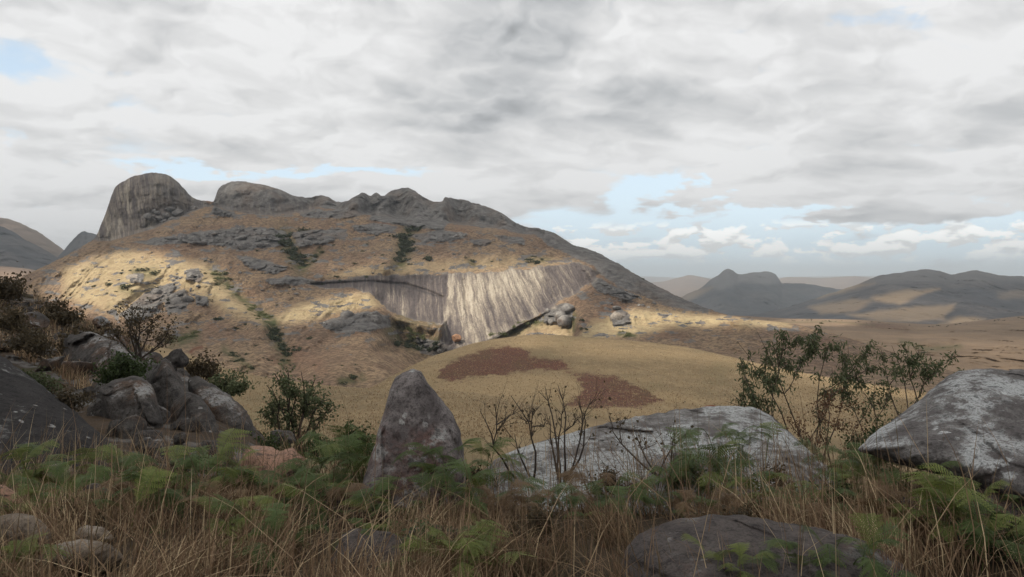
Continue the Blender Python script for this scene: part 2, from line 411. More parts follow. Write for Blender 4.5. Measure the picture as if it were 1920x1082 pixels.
FLANK_R = [(985, 428), (1010, 415), (1110, 460), (1200, 510), (1330, 575), (1330, 590), (1260, 578), (1190, 552), (1140, 528), (1110, 500), (1075, 485), (1030, 462)]
BANDS = [  # outcrops of bare rock on the slope
    [(245, 455), (300, 446), (360, 437), (430, 429), (500, 427), (536, 434), (545, 450), (515, 464), (470, 466), (420, 461), (360, 456), (290, 460)],
    [(545, 436), (600, 430), (650, 430), (652, 444), (610, 456), (560, 462)],
    [(655, 424), (700, 418), (745, 424), (735, 436), (690, 440)],
    [(770, 440), (830, 432), (878, 440), (850, 452), (790, 454)],
    [(880, 448), (925, 450), (910, 462), (885, 458)],
    [(925, 440), (980, 446), (985, 460), (940, 452)],
    [(228, 590), (262, 556), (300, 536), (330, 530), (322, 552), (290, 580), (270, 600), (240, 606)],
    [(345, 508), (372, 504), (382, 518), (372, 530), (350, 526)],
    [(305, 560), (345, 540), (360, 560), (350, 578), (315, 590)],
    [(365, 552), (390, 556), (388, 574), (368, 572)],
    [(240, 515), (270, 512), (268, 530), (245, 528)],
    [(600, 605), (640, 592), (690, 584), (730, 594), (735, 612), (690, 622), (640, 624), (610, 618)],
    [(495, 524), (560, 518), (600, 528), (560, 534), (510, 534)],
    [(700, 398), (760, 410), (840, 420), (830, 432), (760, 424), (690, 412)],
    [(400, 386), (440, 398), (440, 410), (395, 402)],
    [(560, 398), (640, 394), (690, 402), (640, 410), (570, 408)],
    [(780, 632), (825, 640), (860, 655), (840, 668), (790, 664)],
    [(1015, 580), (1062, 566), (1075, 585), (1068, 604), (1020, 606)],
    [(1090, 505), (1150, 535), (1200, 556), (1180, 566), (1120, 546)],
    [(1140, 590), (1165, 580), (1182, 590), (1180, 610), (1150, 612)],
    [(440, 478), (490, 486), (540, 500), (520, 514), (470, 505)],
]
def D_mountain(U, V):
    D = np.interp(V, [320, 400, 450, 505, 560, 600, 640, 700, 740, 820], [1250, 1130, 1030, 915, 835, 765, 690, 570, 510, 440])
    D = D+np.interp(U, [-700, 0, 200, 700, 1100, 1500, 2300], [120, 60, 0, 0, -20, -60, -200])
    vs = SKY_M(U)
    w1 = poly(U, V, DOME1, 7); w2 = poly(U, V, DOME2, 6); w3 = poly(U, V, CREST_R, 9)
    D = D*(1-w1)+w1*(1118+(445-V)*0.32+((U-285)/100)**2*55)
    D = D*(1-w2)+w2*(1165+(400-V)*0.45+((U-485)/95)**2*40)
    D = D*(1-w3)+w3*(1150+(425-V)*0.9+25*np.sin(U*0.045)+14*np.sin(U*0.11+1))
    # deep alcove of the streaked face
    a = poly(U, V, ALCOVE, 4); edge = seg_dist(U, V, [(915, 638), (960, 617), (1010, 592), (1060, 560), (1090, 547), (1125, 520)])
    sl = np.maximum(poly(U, V, SLAB, 6), poly(U, V, SLAB_L, 9)*0.999)
    Ds = 794+(640-V)*0.82-14*np.exp(-((U-960)/95)**2)+7*np.exp(-((U-770)/60)**2)
    D = D*(1-a)+a*(796-edge*0.7+(640-V)*0.35)
    al = poly(U, V, [(735, 596), (830, 604), (842, 640), (880, 650), (850, 700), (770, 700), (725, 655)], 38)
    D = D*(1-al)+al*(788+(640-V)*0.82)
    D = D*(1-sl)+sl*Ds
    D = D+ridge_round(V, vs, 22, 26)
    D = D+strokes(U, V, [
        ([(330, 505), (400, 545), (450, 580), (495, 608)], 22, -20), ([(400, 505), (440, 545), (490, 585)], 14, 15),
        ([(495, 606), (560, 580), (640, 560), (700, 548)], 16, -12),
        ([(505, 600), (520, 640), (545, 680), (560, 700)], 14, 18), ([(430, 650), (480, 680), (540, 700)], 10, 9),
        ([(340, 655), (420, 660), (490, 690)], 14, -10),
        ([(770, 425), (755, 470), (748, 500)], 13, 16), ([(530, 440), (548, 475), (565, 505)], 16, 18), ([(600, 470), (590, 490), (560, 500)], 9, 9),
        ([(800, 490), (870, 480), (930, 478)], 12, -7), ([(880, 480), (895, 495)], 7, 7), ([(650, 460), (690, 480), (720, 500)], 18, -12),
        ([(560, 640), (640, 620), (720, 630)], 18, -14), ([(730, 610), (760, 640), (800, 655)], 13, 16), ([(600, 690), (700, 680), (780, 665)], 14, -7),
        ([(1075, 580), (1070, 610), (1078, 625)], 10, 12), ([(1090, 600), (1130, 570), (1160, 545)], 20, -16), ([(1190, 590), (1280, 596), (1400, 604)], 10, -8),
        ([(230, 480), (330, 470), (430, 478)], 14, -12), ([(190, 560), (260, 540)], 22, -10), ([(585, 534), (690, 528), (760, 533), (800, 545), (830, 558)], 3.0, 5),
        ([(985, 560), (968, 600), (962, 620)], 4.0, 1.0), ([(870, 525), (875, 590)], 3, 3),
        ([(700, 470), (790, 462), (870, 470)], 8, -5), ([(640, 430), (740, 440)], 7, -5)])
    sl0 = sl; sl = np.maximum(poly(U, V, SLAB, 30), poly(U, V, SLAB_L, 30)); sl = np.maximum(sl0, np.clip(sl*2, 0, 1))
    pos = P(U, V, D)
    x, y, z = pos[..., 0], pos[..., 1], pos[..., 2]
    D = D+fbm(x*0.012, y*0.006, z*0.02, 5, 0.55, seed=3)*34*(1-0.8*sl)*(1-0.4*np.maximum(w1, w2))
    D = D-ribs(x, z, U, V)*26*(1-sl)*(1-np.maximum(w1, w2))*sstep(380, 440, V)
    rk = rock_mask(U, V)
    f1, f2, cid = cells(x/11.0+1.2*perlin(x*.05, z*.05), z/8.0+y/40.0, 5)
    g1, g2, gid = cells(x/4.6, z/3.6+y/20.0, 9)
    blocks = (cid-0.5)*9+(gid-0.5)*3.5-2.5*sstep(0.0, 0.22, f2-f1)
    blk = np.clip(rk['band']+0.45*rk['crest']+0.22*rk['flank']+0.45*poly(U, V, [(262, 440), (270, 395), (300, 375), (345, 372), (392, 386), (345, 402)], 12), 0, 1)
    D = D+blk*blocks-5*rk['band']
    D = D+fbm(x*0.05, z*0.06, y*0.02, 4, 0.55, seed=21)*5.0*(1-0.7*sl)
    # flutes running down the bare faces
    D = D+fbm(streak_u(U, V)*0.09, V*0.008, 0, 4, 0.6, seed=30)*3.2*sl0+fbm(U*0.14, V*0.012, 0, 4, 0.6, seed=33)*7*w1
    return D
def ribs(x, z, U, V):
    return fbm(x*0.016+0.004*z+perlin(x*.008, z*.012)*.6, z*0.0045, 0, 4, 0.55, seed=41, ridged=True)-0.35
def streak_u(U, V):
    k = np.interp(U, [560, 840, 900, 1000, 1120], [0.10, 0.0, 0.20, 0.45, 0.55])
    return U-(V-510)*k
_RM = {}
def rock_mask(U, V):
    if U.shape in _RM: return _RM[U.shape]
    _RM[U.shape] = r = _rock_mask(U, V); return r
def _rock_mask(U, V):
    jit = 6*fbm(U*0.06, V*0.09, 0, 3, seed=50); Uj = U+jit*1.2; Vj = V+4*fbm(U*0.05, V*0.08, 4.0, 3, seed=55)
    band = np.zeros(np.shape(U))
    for b in BANDS: band = np.maximum(band, poly(Uj, Vj, b, 4))
    return {'band': band, 'dome': np.maximum(poly(U, V, DOME1, 3), poly(Uj, Vj, DOME2, 4)),
            'crest': poly(Uj, Vj, CREST_R, 4), 'flank': poly(Uj, Vj, FLANK_R, 5)}
def mountain_attrs(U, V, pos):
    rk = rock_mask(U, V)
    ju = U+16*fbm(U*.05, V*.07, 0, 4, .6, seed=65); jv = V+9*fbm(U*.035, V*.06, 5., 4, .6, seed=66)
    slab = np.maximum(poly(ju, jv, SLAB, 6), poly(ju, jv, SLAB_L, 6))
    scat = sstep(0.02, 0.20, fbm(U*0.026, V*0.095, 0, 5, 0.66, seed=61))*sstep(720, 600, V)
    rock = np.clip(np.maximum.reduce([rk['band'], rk['dome'], rk['crest']*0.92, rk['flank']*0.62, slab, 0.72*scat]), 0, 1)
    cap = poly(U, V, [(330, 372), (300, 345), (315, 338), (340, 352), (362, 375)], 6)*0.35
    rock = rock*(1-cap)
    streak = np.maximum(slab, 0.55*poly(U, V, DOME1, 3)*sstep(300, 255, U)+0.45*poly(U, V, DOME1, 3)+0.35*poly(U, V, DOME2, 3)*sstep(372, 392, V))
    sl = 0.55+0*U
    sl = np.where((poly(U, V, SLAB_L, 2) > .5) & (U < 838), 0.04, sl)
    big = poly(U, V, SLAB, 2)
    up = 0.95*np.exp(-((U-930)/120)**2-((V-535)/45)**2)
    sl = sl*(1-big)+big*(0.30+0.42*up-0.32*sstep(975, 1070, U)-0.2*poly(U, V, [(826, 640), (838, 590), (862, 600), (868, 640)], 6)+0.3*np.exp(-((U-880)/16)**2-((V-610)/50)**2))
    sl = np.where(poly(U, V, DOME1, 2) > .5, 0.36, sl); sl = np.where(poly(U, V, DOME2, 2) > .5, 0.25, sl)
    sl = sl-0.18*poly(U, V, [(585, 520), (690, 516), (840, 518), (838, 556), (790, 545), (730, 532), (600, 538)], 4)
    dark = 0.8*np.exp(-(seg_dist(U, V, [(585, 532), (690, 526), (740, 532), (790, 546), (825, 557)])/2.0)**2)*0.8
    green = strokes(U, V, [([(770, 428), (757, 470), (750, 495)], 14, .9), ([(530, 440), (550, 480), (565, 500)], 18, .8), ([(402, 508), (440, 550), (480, 580), (510, 605)], 9, .9),
                           ([(505, 605), (525, 650), (535, 680)], 12, .8), ([(740, 620), (780, 640), (830, 650)], 20, .8), ([(760, 590), (820, 600)], 16, .6), ([(930, 632), (980, 615), (1050, 590)], 9, .8),
                           ([(1075, 590), (1072, 618)], 7, 1), ([(255, 512), (290, 512)], 10, .7), ([(230, 540), (250, 545)], 10, .6), ([(320, 640), (360, 632)], 14, .9), ([(420, 655), (470, 690)], 7, .7), ([(600, 470), (570, 498)], 7, .8),
                           ([(640, 715), (680, 708)], 8, .8), ([(1160, 626), (1190, 630)], 4, .9), ([(880, 490), (890, 498)], 5, .7), ([(990, 485), (1030, 488)], 5, .8)])
    rb_ = ribs(pos[..., 0], pos[..., 2], U, V); green = np.maximum(green, 0.75*sstep(-0.30, -0.62, rb_)*sstep(410, 450, V)*sstep(0.0, 0.25, fbm(U*.02, V*.03, 0, 3, seed=68)+.1))
    pale = np.zeros(U.shape)  # sunlit patches painted into the grass colour to strengthen the sun
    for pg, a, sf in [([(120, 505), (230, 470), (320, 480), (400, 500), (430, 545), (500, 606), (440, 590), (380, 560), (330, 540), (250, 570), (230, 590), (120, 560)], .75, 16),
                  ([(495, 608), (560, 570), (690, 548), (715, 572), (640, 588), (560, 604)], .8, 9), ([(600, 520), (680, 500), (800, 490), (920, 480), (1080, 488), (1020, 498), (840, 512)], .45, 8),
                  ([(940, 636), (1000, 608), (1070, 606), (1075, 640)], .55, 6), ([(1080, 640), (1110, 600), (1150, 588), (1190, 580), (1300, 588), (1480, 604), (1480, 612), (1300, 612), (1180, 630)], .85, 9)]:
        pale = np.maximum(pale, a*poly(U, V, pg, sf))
    red = 0.9*np.exp(-(seg_dist(U, V, [(358, 660), (364, 654), (378, 651)])/3.0)**2)
    red = red+0.22*sstep(0.1, 0.4, fbm(U*0.012, V*0.02, 0, 3, seed=70))
    sc = np.stack([streak_u(U, V), V, 0*U], -1)
    f = lambda a: np.clip(a, 0, 1)
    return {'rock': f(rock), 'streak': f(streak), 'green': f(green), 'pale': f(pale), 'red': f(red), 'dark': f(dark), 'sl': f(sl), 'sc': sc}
us = np.concatenate([np.linspace(-700, -20, 50)[:-1], np.linspace(-20, 1500, 980), np.linspace(1500, 2300, 80)[1:]])
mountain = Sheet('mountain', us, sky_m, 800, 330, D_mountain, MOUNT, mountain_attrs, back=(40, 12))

# ---------------------------------------------------------------- grassy hills in the valley
HILL_SKY = curve([(300, 800), (600, 745), (690, 728), (740, 702), (790, 677), (850, 655), (900, 641), (960, 631), (1010, 627), (1100, 632), (1200, 640), (1270, 648), (1340, 662), (1420, 681),
                  (1500, 698), (1600, 715), (1700, 730), (1800, 745), (1920, 765), (2500, 830)])
BURN = [[(806, 712), (832, 686), (880, 664), (935, 649), (985, 654), (1000, 668), (1068, 680), (1066, 692), (1000, 694), (935, 704), (860, 712)],
        [(1056, 762), (1086, 738), (1092, 700), (1150, 704), (1205, 728), (1245, 752), (1205, 764), (1110, 766)], [(1040, 690), (1120, 690), (1130, 712), (1070, 715)]]
def D_hill(U, V):
    D = np.interp(V, [620, 640, 680, 725, 800, 900], [430, 400, 330, 262, 165, 92])
    D = np.where(V > 900, 92-(V-900)*0.8, D)
    D = D+((U-1050)/500)**2*20+ridge_round(V, HILL_SKY(U), 26, 34)
    pos = P(U, V, D); x, y = pos[..., 0], pos[..., 1]
    D = D+fbm(x*0.012, y*0.008, 0, 4, 0.5, seed=81)*14+fbm(x*0.09, y*0.06, 0, 4, 0.6, seed=85)*2.6+fbm(x*0.05, y*0.011, 0, 4, 0.55, seed=87, ridged=True)*5
    return D
def hill_attrs(U, V, pos):
    red = np.zeros(U.shape)
    for i, b in enumerate(BURN): red = np.maximum(red, poly(U+34*fbm(U*.03, V*.08, 0, 4, .6, seed=91), V+10*fbm(U*.03, V*.08, 3., 4, .6, seed=92), b, 11)*(0.5 if i == 2 else 1))
    red = np.maximum(red, 0.36*poly(U, V, [(780, 740), (830, 690), (960, 660), (1060, 690), (1000, 715), (880, 730)], 18))
    return {'red': red, 'green': 0.30*sstep(0.0, 0.35, fbm(U*0.01, V*0.02, 0, 3, seed=95))}
hus = np.linspace(300, 2500, 520)
hill = Sheet('grassy_hill', hus, lambda u: HILL_SKY(u)+perlin(u*.03, u*0)*1.2+perlin(u*.2, u*0+4)*.6, 930, 170, D_hill, GOLD, hill_attrs, back=(25, 5))
SH_SKY = curve([(-400, 590), (0, 612), (200, 636), (330, 657), (410, 686), (480, 704), (560, 716), (640, 725), (720, 729), (800, 730), (870, 734), (950, 748), (1100, 780), (1300, 830), (1600, 880)])
def D_sh(U, V):
    D = np.interp(V, [600, 655, 700, 730, 800, 900], [330, 290, 235, 200, 135, 80]); D = np.where(V > 900, 80-(V-900)*0.7, D)
    D = D+ridge_round(V, SH_SKY(U), 20, 22)
    pos = P(U, V, D); x, y = pos[..., 0], pos[..., 1]
    return D+fbm(x*0.014, y*0.01, 0, 4, 0.5, seed=101)*9+fbm(x*0.1, y*0.07, 0, 4, 0.6, seed=105)*1.4
shoulder = Sheet('grassy_slope', np.linspace(-400, 1600, 420), lambda u: SH_SKY(u)+perlin(u*.03, u*0)*1.0, 930, 130, D_sh, GOLD,
                 lambda U, V, p: {'red': 0.25*sstep(0.05, 0.4, fbm(U*0.01, V*0.02, 0, 3, seed=111)), 'green': 0.35*poly(U, V, [(330, 850), (480, 740), (620, 800), (900, 820), (900, 900), (330, 900)], 30)}, back=(18, 3))
# rolling valley land to the right
RO_SKY = curve([(900, 640), (1100, 612), (1250, 596), (1330, 590), (1480, 597), (1600, 599), (1700, 606), (1760, 608), (1820, 603), (1920, 592), (2100, 580), (2500, 560)])
def D_roll(U, V):
    D = 1663*66/(np.maximum(V, 560)-524)
    D = D+ridge_round(V, RO_SKY(U), 8, 260)
    D = D*(1+0.03*np.exp(-(seg_dist(U, V, [(1440, 630), (1560, 640), (1640, 660), (1690, 690)])/9)**2)-0.03*np.exp(-(seg_dist(U, V, [(1460, 616), (1560, 624), (1640, 640)])/10)**2)
             +0.03*np.exp(-(seg_dist(U, V, [(1640, 645), (1720, 655), (1790, 648)])/7)**2)-0.03*np.exp(-(seg_dist(U, V, [(1740, 640), (1830, 625), (1960, 622)])/9)**2)
             +0.025*np.exp(-(seg_dist(U, V, [(1720, 618), (1850, 612), (1960, 606)])/6)**2)-0.03*np.exp(-(seg_dist(U, V, [(1800, 680), (1880, 660), (1990, 655)])/12)**2))
    pos = P(U, V, D); x, y = pos[..., 0], pos[..., 1]
    return D+fbm(x*0.006, y*0.004, 0, 4, 0.5, seed=121)*75+fbm(x*0.022, y*0.012, 0, 4, 0.55, seed=123, ridged=True)*26
def roll_attrs(U, V, p):
    return {'red': 0.55*poly(U, V, [(1590, 604), (1640, 600), (1720, 612), (1700, 622), (1620, 618)], 9)+0.3*sstep(0.1, 0.4, fbm(U*.008, V*.03, 0, 3, seed=131)),
            'green': 0.8*np.exp(-(seg_dist(U, V, [(1690, 640), (1740, 655), (1800, 650)])/5)**2)+0.7*np.exp(-(seg_dist(U, V, [(1450, 605), (1560, 603), (1640, 610)])/1.5)**2)}
rolling = Sheet('rolling_hills', np.linspace(900, 2500, 420), RO_SKY, 800, 170, D_roll, BROWN, roll_attrs, back=(220, 18))

# ---------------------------------------------------------------- far ranges
def far_range(name, pts, vbot, dsky, dbot, mat, n=300, rows=70, rough=1.0, attrs=None, wid=14, us=None, seed=1):
    c = curve(pts); u0, u1 = pts[0][0], pts[-1][0]
    sk = lambda u: c(u)+rough*(perlin(u*.05, u*0+seed)*1.6+perlin(u*.17, u*0+seed)*1.0+perlin(u*.5, u*0+seed)*.5)
    def D(U, V):
        t = np.clip((vbot-V)/(vbot-c(U)), 0, 1)
        d = dbot*(dsky/dbot)**t+ridge_round(V, c(U), wid, (dsky-dbot)*0.12)
        pos = P(U, V, d); x, y, z = pos[..., 0], pos[..., 1], pos[..., 2]
        s = 1.0/(dsky*0.05)
        return d+fbm(x*s, y*s*.3, z*s*.8, 5, 0.55, seed=seed+200)*dsky*0.032+fbm(x*s*3.2, y*s*0.5, z*s*0.8, 4, 0.6, seed=seed+230, ridged=True)*dsky*0.012
    z = lambda U, V, p: {'pale': 0*U, 'rock': 0*U}
    return Sheet(name, np.linspace(u0, u1, n), sk, vbot, rows, D, mat, attrs or z, back=(dsky*0.03, dsky*0.0012))
FAR_SCRUB = far_material('far_scrub', (0.066, 0.066, 0.072), (0.108, 0.096, 0.092))
FAR_TAN = far_material('far_dry_land', (0.26, 0.185, 0.135), (0.19, 0.14, 0.11))
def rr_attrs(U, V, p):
    pale = np.zeros(U.shape); Uj = U+14*fbm(U*.03, V*.06, 0, 4, seed=141); Vj = V+6*fbm(U*.03, V*.08, 2., 4, seed=143)  # sun patches on the hills, painted as lighter ground
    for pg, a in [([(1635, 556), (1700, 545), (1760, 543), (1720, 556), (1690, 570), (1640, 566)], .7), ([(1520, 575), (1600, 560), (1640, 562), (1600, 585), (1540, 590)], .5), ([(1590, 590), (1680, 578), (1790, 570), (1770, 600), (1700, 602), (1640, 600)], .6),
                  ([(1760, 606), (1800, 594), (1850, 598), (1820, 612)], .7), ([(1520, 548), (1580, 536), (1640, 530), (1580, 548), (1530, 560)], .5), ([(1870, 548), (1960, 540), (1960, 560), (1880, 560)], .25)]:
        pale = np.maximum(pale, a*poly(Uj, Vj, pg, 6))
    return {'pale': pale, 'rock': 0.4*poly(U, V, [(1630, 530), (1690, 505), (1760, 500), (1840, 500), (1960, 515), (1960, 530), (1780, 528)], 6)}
far_range('right_hills', [(1180, 610), (1300, 603), (1400, 592), (1470, 578), (1520, 562), (1560, 549), (1600, 536), (1625, 526), (1645, 518), (1680, 512), (1710, 508), (1740, 505), (1765, 509), (1786, 515), (1806, 510), (1828, 507), (1850, 511), (1885, 517), (1920, 518), (2000, 522), (2120, 514), (2300, 520), (2600, 560)],
          640, 4300, 2300, FAR_SCRUB, n=420, rows=110, attrs=rr_attrs, seed=3)
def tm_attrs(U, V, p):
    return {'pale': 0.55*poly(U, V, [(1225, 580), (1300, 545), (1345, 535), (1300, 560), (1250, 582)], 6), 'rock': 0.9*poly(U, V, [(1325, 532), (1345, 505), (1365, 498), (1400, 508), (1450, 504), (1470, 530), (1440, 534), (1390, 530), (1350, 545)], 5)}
far_range('twin_hump_mountain', [(1120, 640), (1200, 600), (1250, 572), (1290, 551), (1318, 537), (1336, 522), (1346, 516), (1354, 509), (1363, 504), (1373, 507), (1386, 514), (1400, 513), (1415, 511), (1440, 509), (1452, 513), (1461, 524), (1467, 531), (1500, 531), (1540, 537), (1600, 545), (1700, 556), (1900, 580)],
          610, 8200, 5600, FAR_SCRUB, n=320, rows=80, attrs=tm_attrs, wid=10, seed=5)
far_range('distant_hills', [(900, 560), (1050, 540), (1180, 532), (1240, 528), (1270, 521), (1296, 516), (1320, 520), (1345, 526), (1450, 524), (1480, 519), (1540, 521), (1600, 518), (1650, 522), (1800, 520), (2100, 516), (2500, 520)],
          570, 15500, 11500, FAR_TAN, n=260, rows=40, rough=0.5, wid=6, seed=7)
far_range('far_distant_hills', [(-1200, 520), (-300, 512), (300, 518), (1000, 522), (1200, 518), (1260, 520), (1400, 521), (1500, 519), (1700, 517), (1920, 519), (2600, 515), (3200, 522)],
          560, 26000, 20000, FAR_TAN, n=240, rows=30, rough=0.4, wid=5, seed=9)
far_range('left_back_mountain', [(-900, 430), (-500, 410), (-250, 402), (-100, 402), (0, 408), (25, 413), (50, 424), (80, 440), (105, 458), (122, 470), (150, 480), (220, 500), (400, 540)],
          560, 5400, 3900, FAR_TAN, n=260, rows=110, seed=11)
far_range('left_front_mountain', [(-900, 400), (-500, 392), (-250, 396), (-100, 404), (0, 424), (20, 432), (45, 448), (80, 466), (105, 480), (118, 490), (140, 505), (220, 540)],
          570, 3900, 2700, FAR_SCRUB, n=260, rows=110, seed=13)
far_range('pointed_peak', [(40, 520), (90, 498), (115, 474), (135, 452), (150, 436), (157, 433), (164, 436), (172, 437), (182, 440), (200, 455), (240, 480), (320, 520)],
          560, 4600, 3600, FAR_SCRUB, n=140, rows=60, seed=15)
far_range('left_valley_floor', [(-900, 470), (-400, 490), (-100, 496), (0, 499), (50, 504), (100, 512), (200, 530), (400, 560)],
          620, 2500, 1500, FAR_TAN, n=200, rows=50, rough=0.6, seed=17)

# ---------------------------------------------------------------- ground: one sheet from the camera's feet to the horizon
def ground_h(x, y):
    d = np.hypot(x, np.maximum(y, 0))
    z = np.interp(y, [-10, 5.5, 8, 14, 30, 60, 120, 300, 450, 900, 1500, 2300, 3000, 5600, 9000, 32000], [0.2, 0.0, -0.35, -2.4, -7, -12.5, -28, -50, -70, -78, -110, -175, -225, -320, -420, -950])
    z = z+np.interp(x, [-20, -3, 0, 4, 20], [1.3, .12, 0, .05, .5])*np.clip(1-np.abs(y-3)/14, 0, 1)
    z = z+fbm(x*0.5, y*0.5, 0, 4, 0.5, seed=301)*0.22*np.clip((60-y)/50, 0, 1)
    return z
yy = np.concatenate([np.linspace(-10, 1.5, 24)[:-1], np.linspace(1.5, 16, 130)[:-1], np.geomspace(16, 32000, 140)])
ss = np.linspace(-1, 1, 260); ss = np.sign(ss)*np.abs(ss)**1.15
gx = ss[None, :]*(13+1.4*np.maximum(yy, 0))[:, None]; gy = yy[:, None]+0*gx
gz = ground_h(gx, gy)
def soil_material():
    m, T = new_mat('soil_and_litter')
    p = T.node('ShaderNodeNewGeometry').outputs['Position']
    n1 = T.noise(p, 1.1, 5, 0.6); n2 = T.noise(p, 9, 5, 0.7); n3 = T.noise(p, 60, 3, 0.7)
    near = T.mix(T.mapr(n1, 0.35, 0.65), (0.036, 0.027, 0.020), (0.070, 0.050, 0.034))
    near = T.mix(T.mul(T.mapr(n2, 0.45, 0.7), 0.6), near, (0.105, 0.078, 0.048))
    near = T.mix(T.mul(T.mapr(n3, 0.5, 0.8), 0.5), near, (0.035, 0.027, 0.020))
    n4 = T.noise(p, 0.004, 5, 0.6)
    far = T.mix(T.mapr(n4, 0.35, 0.65), (0.235, 0.16, 0.095), (0.17, 0.12, 0.08))
    c = T.mix(T.mapr(T.sep(p)[1], 30, 90), near, far)
    finish(T, c, 0.95, T.add(T.mul(n1, .4), T.add(T.mul(n2, .25), T.mul(n3, .05))), 0.7, 0.25, 0.1)
    return m
SOIL = soil_material()
ground = tag(mesh_obj('ground', np.stack([gx, gy, gz], -1), grid_faces(*gx.shape), SOIL), kind='structure')

# left hillside that climbs from the camera's bench
LH_SKY = curve([(-900, 200), (-500, 330), (-200, 440), (-60, 492), (0, 522), (25, 534), (50, 548), (100, 568), (140, 596), (180, 604), (230, 622), (290, 664), (340, 690), (400, 722), (450, 768), (490, 815), (540, 870), (600, 930)])
def D_lh(U, V):
    vs = LH_SKY(U); t = np.clip((940-V)/(940-vs), 0, 1)
    Ds = np.interp(U, [-900, -200, 0, 150, 300, 420, 500, 600], [60, 55, 48, 38, 29, 23, 18, 11])
    D = 8.2*(Ds/8.2)**(t**1.15)
    pos = P(U, V, D); x, y, z = pos[..., 0], pos[..., 1], pos[..., 2]
    f1, f2, cid = cells(x/1.7, z/1.1+y/6, 3)
    D = D+fbm(x*.16, y*.1, z*.25, 5, 0.55, seed=311)*0.16*D+fbm(x*.7, y*.5, z*.9, 4, 0.55, seed=315)*0.05*D
    return D+ridge_round(V, vs, 16, 3.0)
def hillside_material():
    m, T = new_mat('rocky_hillside')
    p = T.node('ShaderNodeNewGeometry').outputs['Position']
    n1 = T.noise(p, 0.16, 5, 0.6); n2 = T.noise(p, 0.9, 6, 0.65); n3 = T.noise(p, 6, 4, 0.7)
    g = T.mix(T.mapr(n1, 0.4, 0.6), (0.045, 0.034, 0.026), (0.080, 0.056, 0.038))
    g = T.mix(T.mul(T.mapr(n2, 0.45, 0.65), 0.8), g, (0.032, 0.027, 0.020))
    g = T.mix(T.mapr(T.noise(p, 0.35, 4), 0.55, 0.68), g, (0.045, 0.048, 0.020))
    r = T.mix(T.mapr(n2, 0.35, 0.65), (0.040, 0.037, 0.036), (0.13, 0.12, 0.112))
    c = T.mix(T.mapr(T.add(n2, T.mul(T.sub(n3, .5), .4)), 0.50, 0.60), g, r)
    finish(T, c, 0.95, T.add(n2, T.mul(n3, .3)), 0.9, 0.5, 0.1)
    return m
hillside = Sheet('rocky_hillside', np.linspace(-900, 600, 420), lambda u: LH_SKY(u)+perlin(u*.05, u*0)*6+perlin(u*.2, u*0)*3, 960, 180, D_lh, hillside_material(), back=(2.5, .8))
# ---------------------------------------------------------------- clouds overhead: they shade the land and leave gaps of sun
def cloud_material():
    m, T = new_mat('cloud')
    a = T.attr('cover')
    tr = T.node('ShaderNodeBsdfTransparent')
    df = T.node('ShaderNodeBsdfDiffuse', {}, {'Color': (0.8, 0.82, 0.85)})
    tl = T.node('ShaderNodeBsdfTranslucent', {}, {'Color': (0.8, 0.82, 0.85)})
    cl = T.node('ShaderNodeMixShader', {}, {0: 0.5, 1: df.outputs[0], 2: tl.outputs[0]})
    T.node('ShaderNodeOutputMaterial', {}, {0: T.node('ShaderNodeMixShader', {}, {0: a, 1: tr.outputs[0], 2: cl.outputs[0]}).outputs[0]})
    return m
CLOUD = cloud_material()
def to_cloud(p, H):
    t = (H-p.z)/SUN_TO.z; return (p.x+SUN_TO.x*t, p.y+SUN_TO.y*t)
def cloud_deck(name, H, x0, x1, y0, y1, step, holes, thick, base=0.80):
    xs = np.arange(x0, x1, step); ys = np.arange(y0, y1, step)
    X, Y = np.meshgrid(xs, ys)
    n = fbm(X/1100, Y/1100, 0, 5, 0.55, seed=401)
    den = base+0.30*n
    wx = X+60*fbm(X/160, Y/160, 1.0, 3, seed=411)*0.45; wy = Y+60*fbm(X/160, Y/160, 5.0, 3, seed=413)*0.45
    for pts, soft, amt in holes: den = den-amt*poly(wx, wy, pts, soft)
    edge = np.minimum(np.minimum(X-x0, x1-step-X), np.minimum(Y-y0, y1-step-Y))
    den = np.clip(den, 0, 0.97)*sstep(0, 400, edge)
    per = 1-np.sqrt(np.clip(1-den, 0, 1))           # two skins, each this opaque
    lump = np.clip(den, 0, 1)**0.5*(0.45+0.55*fbm(X/500, Y/500, 2.0, 4, seed=421))*thick
    bot = np.stack([X, Y, H+0*X-0.04*lump], -1); top = np.stack([X, Y, H+1+np.maximum(lump, 0)], -1)
    nr, nc = X.shape; f = grid_faces(nr, nc)
    keep = (per.reshape(-1)[f].max(1) > 0.004); f = f[keep]
    V = np.concatenate([bot.reshape(-1, 3), top.reshape(-1, 3)]); Fc = np.concatenate([f[:, ::-1], f+nr*nc])
    o = mesh_obj(name, V, Fc, CLOUD, attrs={'cover': np.concatenate([per.reshape(-1)]*2)})
    tag(o, 'broken grey cloud sheet drifting over the valley', kind='stuff')
    return o
H1, H2 = 1500.0, 4300.0
def hole(sheet, pts, H): return [to_cloud(sheet.at(u, v), H) for u, v in pts]
near_holes = []
